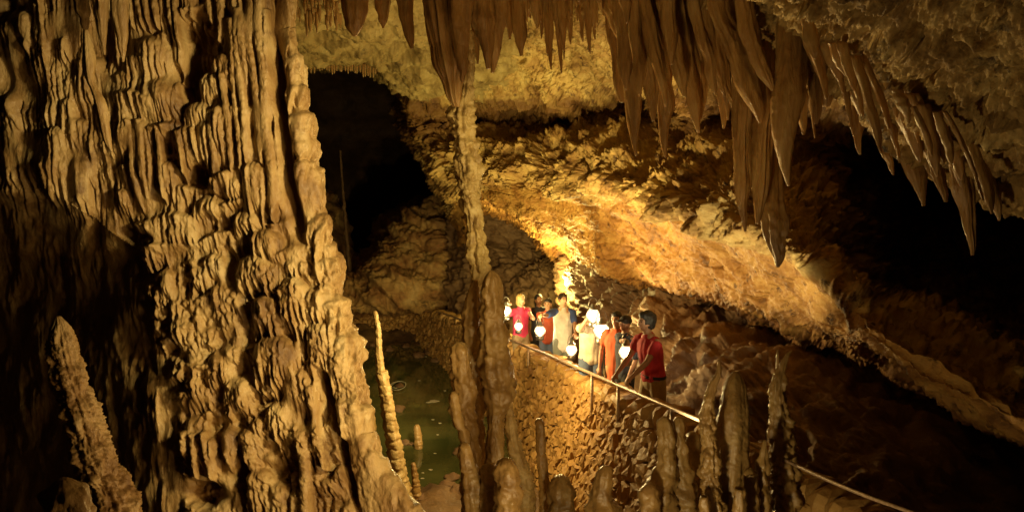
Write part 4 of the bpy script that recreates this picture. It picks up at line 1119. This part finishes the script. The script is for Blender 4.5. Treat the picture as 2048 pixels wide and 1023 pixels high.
def ball(c, rx, ry, rz, seg=14, rot=None):
    V = []; F = []
    rows = 9
    for i in range(rows):
        th = math.pi * (i + .5) / rows
        for k in range(seg):
            an = 2 * math.pi * k / seg
            v = Vector((rx * math.sin(th) * math.cos(an), ry * math.sin(th) * math.sin(an), rz * math.cos(th)))
            if rot: v = rot @ v
            V.append(Vector(c) + v)
    for i in range(rows - 1):
        for k in range(seg): F.append((i * seg + k, (i + 1) * seg + k, (i + 1) * seg + (k + 1) % seg, i * seg + (k + 1) % seg))
    F.append(tuple(range(seg))); F.append(tuple((rows - 1) * seg + k for k in range(seg))[::-1])
    return V, F

M_SKIN = plain_mat('skin', (0.52, 0.29, 0.18), .55, 0, .08, 12, .05)
M_SKIN2 = plain_mat('tanned_skin', (0.36, 0.19, 0.11), .55, 0, .08, 12, .05)
M_EYE = plain_mat('dark_eye', (0.03, 0.02, 0.015), .3)
M_LIP = plain_mat('lip', (0.35, 0.13, 0.10), .5)
M_SHOE = plain_mat('dark_shoe', (0.05, 0.04, 0.035), .6)
def cloth(name, c, var=.18):
    return plain_mat(name, c, .85, 0, var, 9, .5)

def person(head, d, face, label, shirt, legs, hair, hands, skin=None, lean=(0, 0), head_yaw=0, nod=0, sleeve=.5, shorts=False, sleeve_mat=None,
           hair_style='short', belt=None, shirt_hem=.50, girth=1.0, stance=.055, step=.0, elbow=None):
    """head: pixel of the crown; the figure stands on the path at depth d"""
    skin = skin or M_SKIN
    top = P(head[0], head[1], d)
    fx = top.x - lean[0]; fy = top.y - lean[1]
    fz = floor_line(fy) + .0
    H = top.z - fz
    root = empty('person', (fx, fy, fz), label, 'person')
    a = math.radians(face)
    Fw = Vector((math.sin(a), -math.cos(a), 0)); Rt = Vector((-math.cos(a), -math.sin(a), 0)); Up = Vector((0, 0, 1))
    limb.ref = Fw
    lv = Vector((lean[0], lean[1], 0))
    def J(r, f, z):            # body coordinates in fractions of H; lean grows above the hips
        k = max(0, (z - .52) / .48) ** 1.1
        return Rt * r * H + Fw * f * H + Up * z * H + lv * k
    g = girth
    ah = a + math.radians(head_yaw); HF = Vector((math.sin(ah), -math.cos(ah), 0)); HR = Vector((-math.cos(ah), -math.sin(ah), 0))
    hc = J(0, .008, .932)
    HFn = (HF * math.cos(nod) - Up * math.sin(nod)).normalized(); HU = HR.cross(HFn) * -1
    if HU.z < 0: HU = -HU
    rotm = Matrix((HR, HFn, HU)).transposed()
    def Hd(r, f, u): return hc + (HR * r + HFn * f + HU * u) * H
    torso = [(J(0, 0, .50), .088 * H * g, .062 * H * g), (J(0, 0, .56), .082 * H * g, .058 * H * g), (J(0, .004, .64), .078 * H * g, .058 * H * g), (J(0, .004, .73), .092 * H * g, .064 * H * g), (J(0, 0, .79), .094 * H * g, .056 * H * g), (J(0, 0, .818), .062 * H * g, .042 * H)]
    body = [limb(torso, 18), limb([(J(0, 0, .80), .036 * H, .036 * H), (J(0, .004, .86), .031 * H, .032 * H), (Hd(0, -.008, -.02), .032 * H, .034 * H)]),
            ball(hc, .043 * H, .052 * H, .062 * H, 18, rotm), ball(Hd(0, .012, -.034), .031 * H, .036 * H, .030 * H, 14, rotm),
            ball(Hd(0, .053, -.008), .0085 * H, .012 * H, .017 * H, 10, rotm), ball(Hd(.044, -.002, -.006), .006 * H, .012 * H, .018 * H, 8, rotm), ball(Hd(-.044, -.002, -.006), .006 * H, .012 * H, .018 * H, 8, rotm)]
    sh_parts = []; slv = []; feet = []; tr = []
    # legs
    for s, st in ((1, step), (-1, -step)):
        hip = J(.048 * s, 0, .50); kn = J((.05 + stance * .15) * s, .012 + st * .5, .275); an_ = J((.05 + stance * .3) * s, st, .045)
        body.append(limb([(hip, .050 * H * g, .054 * H * g), ((hip + kn) / 2, .043 * H * g, .046 * H * g), (kn, .030 * H, .031 * H), (kn * .6 + an_ * .4, .031 * H, .034 * H), (an_, .020 * H, .022 * H)]))
        body.append(limb([(an_ - Up * .018 * H, .022 * H, .018 * H), (an_ + Fw * .09 * H - Up * .028 * H, .022 * H, .014 * H)]))
        tl = .33 if shorts else .06
        kk = (.50 - tl) / (.50 - .045)
        end = hip.lerp(kn, (.50 - tl) / .225) if shorts else an_ + Up * .015 * H
        if shorts: tr.append(limb([(hip, .060 * H * g, .064 * H * g), (hip.lerp(end, .5), .058 * H * g, .062 * H * g), (end, .052 * H * g, .054 * H * g)]))
        else: tr.append(limb([(hip, .058 * H * g, .062 * H * g), ((hip + kn) / 2, .053 * H * g, .055 * H * g), (kn, .043 * H, .043 * H), (kn * .5 + an_ * .5, .041 * H, .044 * H), (end, .034 * H, .038 * H)]))
        feet.append((an_, s))
    tr.append(limb([(J(0, 0, .485), .092 * H * g, .068 * H * g), (J(0, 0, .52), .094 * H * g, .068 * H * g), (J(0, 0, .56), .088 * H * g, .064 * H * g)], 18))
    # arms: two bone solve to the hand targets
    for s, key in ((1, 'R'), (-1, 'L')):
        S_ = J(.100 * s * (g * .3 + .7), 0, .800)
        l1, l2 = .168 * H, .150 * H
        tgt = hands.get(key)
        if tgt is None: T_ = S_ + (Rt * .03 * s + Fw * .06 - Up * .30) * H
        else: T_ = P(*tgt[:3]) - Vector(root.location)
        v = T_ - S_; L0 = v.length
        if L0 > (l1 + l2) * .99: T_ = S_ + v * ((l1 + l2) * .99 / L0); v = T_ - S_; L0 = v.length
        ca_ = (l1 * l1 + L0 * L0 - l2 * l2) / (2 * l1 * L0); ca_ = max(-1, min(1, ca_))
        pole = (Rt * .5 * s - Fw * .3 - Up * 1.0)
        pole = pole - v.normalized() * pole.dot(v.normalized()); pole.normalize()
        E_ = S_ + v.normalized() * l1 * ca_ + pole * l1 * math.sqrt(max(0, 1 - ca_ * ca_))
        body.append(limb([(S_, .032 * H, .032 * H), ((S_ + E_) / 2, .026 * H, .026 * H), (E_, .021 * H, .021 * H), (E_.lerp(T_, .35), .021 * H, .022 * H), (T_, .0135 * H, .015 * H)]))
        fd = (T_ - E_).normalized(); dn = -Up if abs(fd.z) < .8 else Fw
        sd = fd.cross(dn).normalized(); dn = sd.cross(fd).normalized()
        if dn.z > 0: dn = -dn
        pc = T_ + fd * .028 * H
        body.append(limb([(T_, .016 * H, .012 * H), (pc, .022 * H, .013 * H), (pc + fd * .016 * H, .022 * H, .012 * H)]))
        for q, ln in zip((-1.5, -.5, .5, 1.5), (.036, .043, .041, .032)):
            b0 = pc + fd * .02 * H + sd * q * .0115 * H; b1 = b0 + (fd * .75 + dn * .5) * ln * .5 * H; b2 = b1 + (dn * .95 - fd * .15) * ln * .55 * H
            body.append(limb([(b0, .0056 * H, .0056 * H), (b1, .0052 * H, .0052 * H), (b2, .0044 * H, .0044 * H)], 8))
        th0 = T_ + fd * .012 * H + sd * s * .018 * H; th1 = th0 + (fd * .6 + sd * s * .55 + dn * .3) * .026 * H
        body.append(limb([(th0, .0068 * H, .0068 * H), (th1, .006 * H, .006 * H), (th1 + (fd * .6 + dn * .6) * .02 * H, .005 * H, .005 * H)], 8))
        sl = [(J(.075 * s, 0, .792), .046 * H, .046 * H), (S_ + (E_ - S_) * .1, .043 * H, .043 * H), (S_.lerp(E_, min(1, sleeve)), .037 * H, .037 * H)]
        if sleeve > 1: sl += [(E_.lerp(T_, sleeve - 1), .027 * H, .027 * H)]
        (slv if sleeve_mat else sh_parts).append(limb(sl))
    vox = .010
    remesh(body, 'body', skin, root, vox, 2)
    remesh(tr, 'shorts' if shorts else 'trousers', legs, root, .014, 2)
    hz = shirt_hem
    sh_parts.append(limb([(J(0, 0, hz), .103 * H * g, .076 * H * g), (J(0, 0, .56), .097 * H * g, .072 * H * g), (J(0, .004, .64), .094 * H * g, .072 * H * g), (J(0, .004, .73), .104 * H * g, .076 * H * g), (J(0, 0, .785), .098 * H * g, .062 * H * g), (J(0, 0, .822), .056 * H, .044 * H)], 20))
    so = remesh(sh_parts, 'shirt', shirt, root, .013, 2)
    # soft folds
    n = len(so.data.vertices); co = np.empty(n * 3, np.float32); so.data.vertices.foreach_get('co', co); co = co.reshape(-1, 3)
    no = np.empty(n * 3, np.float32); so.data.vertices.foreach_get('normal', no); no = no.reshape(-1, 3)
    co += no * (.012 * perlin(co[:, 0] * 16, co[:, 1] * 16, co[:, 2] * 5 + fx * 9))[:, None]
    so.data.vertices.foreach_set('co', co.ravel()); so.data.update()
    if slv:
        for s_ in slv: remesh([s_], 'sleeve', sleeve_mat, root, .012, 1)
    # hair
    hp = []
    if hair_style == 'short':
        hp = [ball(Hd(0, -.010, .014), .047 * H, .053 * H, .056 * H, 18, rotm), ball(Hd(0, .025, .043), .036 * H, .025 * H, .02 * H, 12, rotm)]
    elif hair_style == 'afro':
        hp = [ball(Hd(0, -.022, .016), .062 * H, .064 * H, .066 * H, 18, rotm), ball(Hd(0, -.03, -.02), .054 * H, .045 * H, .045 * H, 14, rotm), ball(Hd(0, .012, .046), .048 * H, .035 * H, .03 * H, 14, rotm)]
    elif hair_style == 'long':
        hp = [ball(Hd(0, -.012, .014), .050 * H, .055 * H, .058 * H, 18, rotm), limb([(Hd(0, -.03, .01), .045 * H, .03 * H), (Hd(0, -.036, -.05), .045 * H, .024 * H), (Hd(0, -.035, -.10), .035 * H, .018 * H)])]
    elif hair_style == 'bob':
        hp = [ball(Hd(0, -.012, .014), .052 * H, .055 * H, .056 * H, 18, rotm), ball(Hd(.036, -.012, -.03), .018 * H, .035 * H, .04 * H, 12, rotm), ball(Hd(-.036, -.012, -.03), .018 * H, .035 * H, .04 * H, 12, rotm)]
    if hair_style == 'cap':
        remesh([ball(Hd(0, -.006, .022), .050 * H, .057 * H, .050 * H, 18, rotm), limb([(Hd(0, .04, .03), .036 * H, .007 * H), (Hd(0, .08, .026), .030 * H, .006 * H)])], 'cap', hair, root, .009, 1)
    else:
        ho = remesh(hp, 'hair', hair, root, .010, 1)
        n = len(ho.data.vertices); co = np.empty(n * 3, np.float32); ho.data.vertices.foreach_get('co', co); co = co.reshape(-1, 3)
        no = np.empty(n * 3, np.float32); ho.data.vertices.foreach_get('normal', no); no = no.reshape(-1, 3)
        co += no * (.010 * perlin(co[:, 0] * 40, co[:, 1] * 40, co[:, 2] * 26))[:, None]
        ho.data.vertices.foreach_set('co', co.ravel()); ho.data.update()
    for s in (1, -1):
        joined('eye', [ball(Hd(.018 * s, .0455, .006), .0065 * H, .004 * H, .0042 * H, 8, rotm)], M_EYE, root)
        joined('eyebrow', [limb([(Hd(.010 * s, .050, .017), .0022 * H, .0022 * H), (Hd(.027 * s, .044, .018), .0020 * H, .0020 * H)], 6)], hair, root)
    joined('mouth', [ball(Hd(0, .0465, -.033), .013 * H, .0035 * H, .0035 * H, 8, rotm)], M_LIP, root)
    if belt:
        bl = [J(.101 * g * math.cos(t), .076 * g * math.sin(t), .532) for t in np.linspace(0, 2 * math.pi, 28)]
        V_ = [p + Up * dz for p in bl for dz in (0, .022 * H)]
        joined('belt', [(V_, [(2 * i, 2 * i + 2, 2 * i + 3, 2 * i + 1) for i in range(27)])], belt, root)
    for an_, s in feet:
        remesh([limb([(an_ - Fw * .012 * H - Up * .018 * H, .027 * H, .022 * H), (an_ + Fw * .045 * H - Up * .022 * H, .028 * H, .020 * H), (an_ + Fw * .095 * H - Up * .030 * H, .027 * H, .015 * H)])], 'shoe', M_SHOE, root, .012, 1)
    return root

C_RED = cloth('dark_red_cloth', (0.42, 0.02, 0.03)); C_PINK = cloth('crimson_pink_cloth', (0.62, 0.05, 0.13)); C_ORANGE = cloth('orange_cloth', (0.62, 0.13, 0.05))
C_RUST = cloth('rust_cloth', (0.50, 0.10, 0.04)); C_CREAM = cloth('cream_cloth', (0.62, 0.55, 0.40)); C_GREY = cloth('oatmeal_cloth', (0.74, 0.70, 0.62)); C_BLUE = cloth('blue_cloth', (0.05, 0.09, 0.28))
C_DENIM = cloth('denim', (0.09, 0.12, 0.19)); C_KHAKI = cloth('khaki_cloth', (0.30, 0.22, 0.12)); C_SAGE = cloth('sage_grey_cloth', (0.22, 0.24, 0.20)); C_NAVY = cloth('dark_navy_cloth', (0.03, 0.035, 0.05)); C_BLACK = cloth('black_cloth', (0.012, 0.012, 0.012))
HB = plain_mat('brown_hair', (0.05, 0.028, 0.015), .6, 0, .3, 60, .5); HK = plain_mat('black_hair', (0.012, 0.010, 0.009), .6, 0, .3, 60, .5); HY = plain_mat('blonde_hair', (0.50, 0.34, 0.13), .6, 0, .3, 60, .5)

person((1041, 587), 18.3, 35, 'person with fair hair in a crimson pink shirt and khaki shorts, leftmost of the group', C_PINK, C_KHAKI, HY,
       {'R': (1016, 612, 17.9), 'L': (1066, 634, 17.9)}, shorts=True, hair_style='bob', sleeve=.45, shirt_hem=.53)
person((1077, 588), 19.0, 20, 'person with dark hair in a charcoal shirt standing behind the crimson shirted one', C_NAVY, C_BLACK, HK, {}, hair_style='long', skin=M_SKIN2)
person((1096, 596), 18.0, -15, 'person in a rust orange shirt and jeans, left of the raglan shirt', C_RUST, C_DENIM, HK,
       {'R': (1080, 645, 17.5), 'L': None}, hair_style='short', skin=M_SKIN2, sleeve=.5)
person((1126, 585), 17.1, 12, 'man in an oatmeal raglan shirt with blue sleeves pointing to the left', C_GREY, C_SAGE, HB,
       {'R': (1084, 630, 16.6), 'L': (1152, 672, 16.7)}, hair_style='short', sleeve=.75, sleeve_mat=C_BLUE, shirt_hem=.44, head_yaw=15, girth=1.05)
person((1184, 613), 14.3, 8, 'person in a cream t-shirt and denim shorts holding up two lanterns', C_CREAM, C_DENIM, HB,
       {'R': (1176, 634, 13.95), 'L': (1200, 640, 13.9)}, shorts=True, hair_style='short', sleeve=.5, shirt_hem=.50, nod=.35, girth=1.12, lean=(0, -.12))
person((1234, 622), 13.3, -30, 'person in a loose orange shirt and pale trousers, right of the cream t-shirt', C_ORANGE, C_KHAKI, HK,
       {'R': None, 'L': None}, hair_style='short', skin=M_SKIN2, shirt_hem=.40, sleeve=.55)
person((1252, 630), 12.9, -60, 'person in dark clothes and a dark cap just left of the red shirted man', C_NAVY, C_BLACK, HK,
       {'R': (1253, 684, 12.4), 'L': None}, hair_style='cap', skin=M_SKIN2, sleeve=.8)
person((1290, 624), 11.6, -62, 'man with bushy dark hair, red shirt and belted khaki trousers at the handrail', C_RED, C_KHAKI, HK,
       {'R': (1228, 755, 11.75), 'L': (1257, 762, 11.3)}, hair_style='afro', skin=M_SKIN2, sleeve=.5, belt=C_BLACK, shirt_hem=.545, girth=1.08, lean=(-.12, .02), step=.06)

lantern(1012, 621, 17.7, 'lit lantern held out at the far left of the group')
lantern(1037, 652, 17.6, 'small lit lantern at the waist of the crimson shirted person', .8)
lantern(1080, 661, 17.2, 'lit lantern hanging in front of the rust shirted person')
lantern(1143, 699, 16.4, 'lit lantern held low by the man in the raglan shirt')
lantern(1186, 630, 13.75, 'lit lantern held up in front of a face')
lantern(1203, 661, 13.6, 'brightest lit lantern, in front of the cream t-shirt', 1.15)
lantern(1253, 704, 12.2, 'lit lantern hanging in front of the red shirted man')

# ================================================================== loose stones at the water's edge
rs = random.Random(4)
def boulder(loc, r, label, group=None, mat=None, seed=0, flat=.7):
    nr_, nc_ = 14, 20
    th = np.linspace(0.02, math.pi - .02, nr_)[:, None]; ph = np.linspace(0, 2 * math.pi, nc_, endpoint=False)[None, :]
    D = np.stack([np.sin(th) * np.cos(ph), np.sin(th) * np.sin(ph), np.cos(th) + 0 * ph * 1.0], -1)
    k = 1 + .45 * fbm(D[..., 0] * 1.6 + seed * 3, D[..., 1] * 1.6, D[..., 2] * 1.6, 3)
    V = D * k[..., None] * r * np.array([1, 1, flat])
    o = link('rock', mesh_np('rock', V.reshape(-1, 3), grid_faces(nr_, nc_, True), mat or M_BACK), None, tuple(loc))
    tag(o, label, 'rock', group); return o
def on_floor(px, py, z=0.0):
    dirv = P(px, py, 1) - Vector((0, 0, CAMZ)); t = (z - CAMZ) / dirv.z
    return Vector((0, 0, CAMZ)) + dirv * t
for i, (x, y, r) in enumerate([(800, 772, .10), (795, 820, .16), (838, 712, .16), (860, 706, .18), (846, 690, .12), (872, 722, .12), (812, 693, .12), (893, 970, .13), (905, 955, .12), (880, 985, .16), (862, 992, .10), (920, 985, .2), (850, 1000, .14),
                               (810, 886, .10), (822, 888, .06), (780, 700, .14), (750, 690, .16), (918, 905, .12)]):
    boulder(on_floor(x, y), r, ('pale stone lying by itself in the pool near the tall thin pole' if x < 830 and y > 750 else 'pale stone at the foot of the end wall' if y < 730 else 'wet stone on the near shore of the pool' if y > 960 else 'pale stone by the pool beside the dark stalagmites'), 'loose stones around the pool', seed=i)
# driftwood twig loop and flecks on the water
M_FLECK = plain_mat('pale_calcite_raft', (0.45, 0.42, 0.30), .6)
for (x, y, r) in [(868, 801, .10), (858, 803, .06), (852, 712, .03), (866, 838, .03), (880, 845, .03), (875, 868, .025), (861, 938, .035), (845, 955, .03), (846, 944, .025), (838, 760, .03), (890, 780, .03), (870, 905, .025)]:
    r *= .6; p = on_floor(x, y, .006)
    k = [(p.x + r * (1.6 + .5 * math.sin(a * 3 + x)) * math.cos(a), p.y + r * (1 + .3 * math.cos(a * 2 + y)) * math.sin(a) * 1.3, .006) for a in np.linspace(0, 6.28, 12, endpoint=False)]
    V = [Vector(q) - p for q in k] + [Vector(q) - p - Vector((0, 0, .012)) for q in k]
    F = [tuple(range(12))] + [(i, (i + 1) % 12, 12 + (i + 1) % 12, 12 + i) for i in range(12)]
    o = joined('calcite_flake', [(V, F)], M_FLECK, None, False, tuple(p)); tag(o, 'thin pale mineral flake floating on the green pool', 'flake', 'pale flakes floating on the pool')
pts = []
p0 = on_floor(797, 773, .01)
for a in np.linspace(0, 11, 40):
    pts.append((.15 * math.cos(a) * (1 + .02 * a), .42 * math.sin(a) * (1 - .03 * a), .012 + .004 * a))
o = joined('twig_loop', [bar(pts, .007, 6)], M_FLECK, None, True, tuple(p0)); tag(o, 'pale looped twig floating on the pool behind the tall thin stalagmite', 'twig')
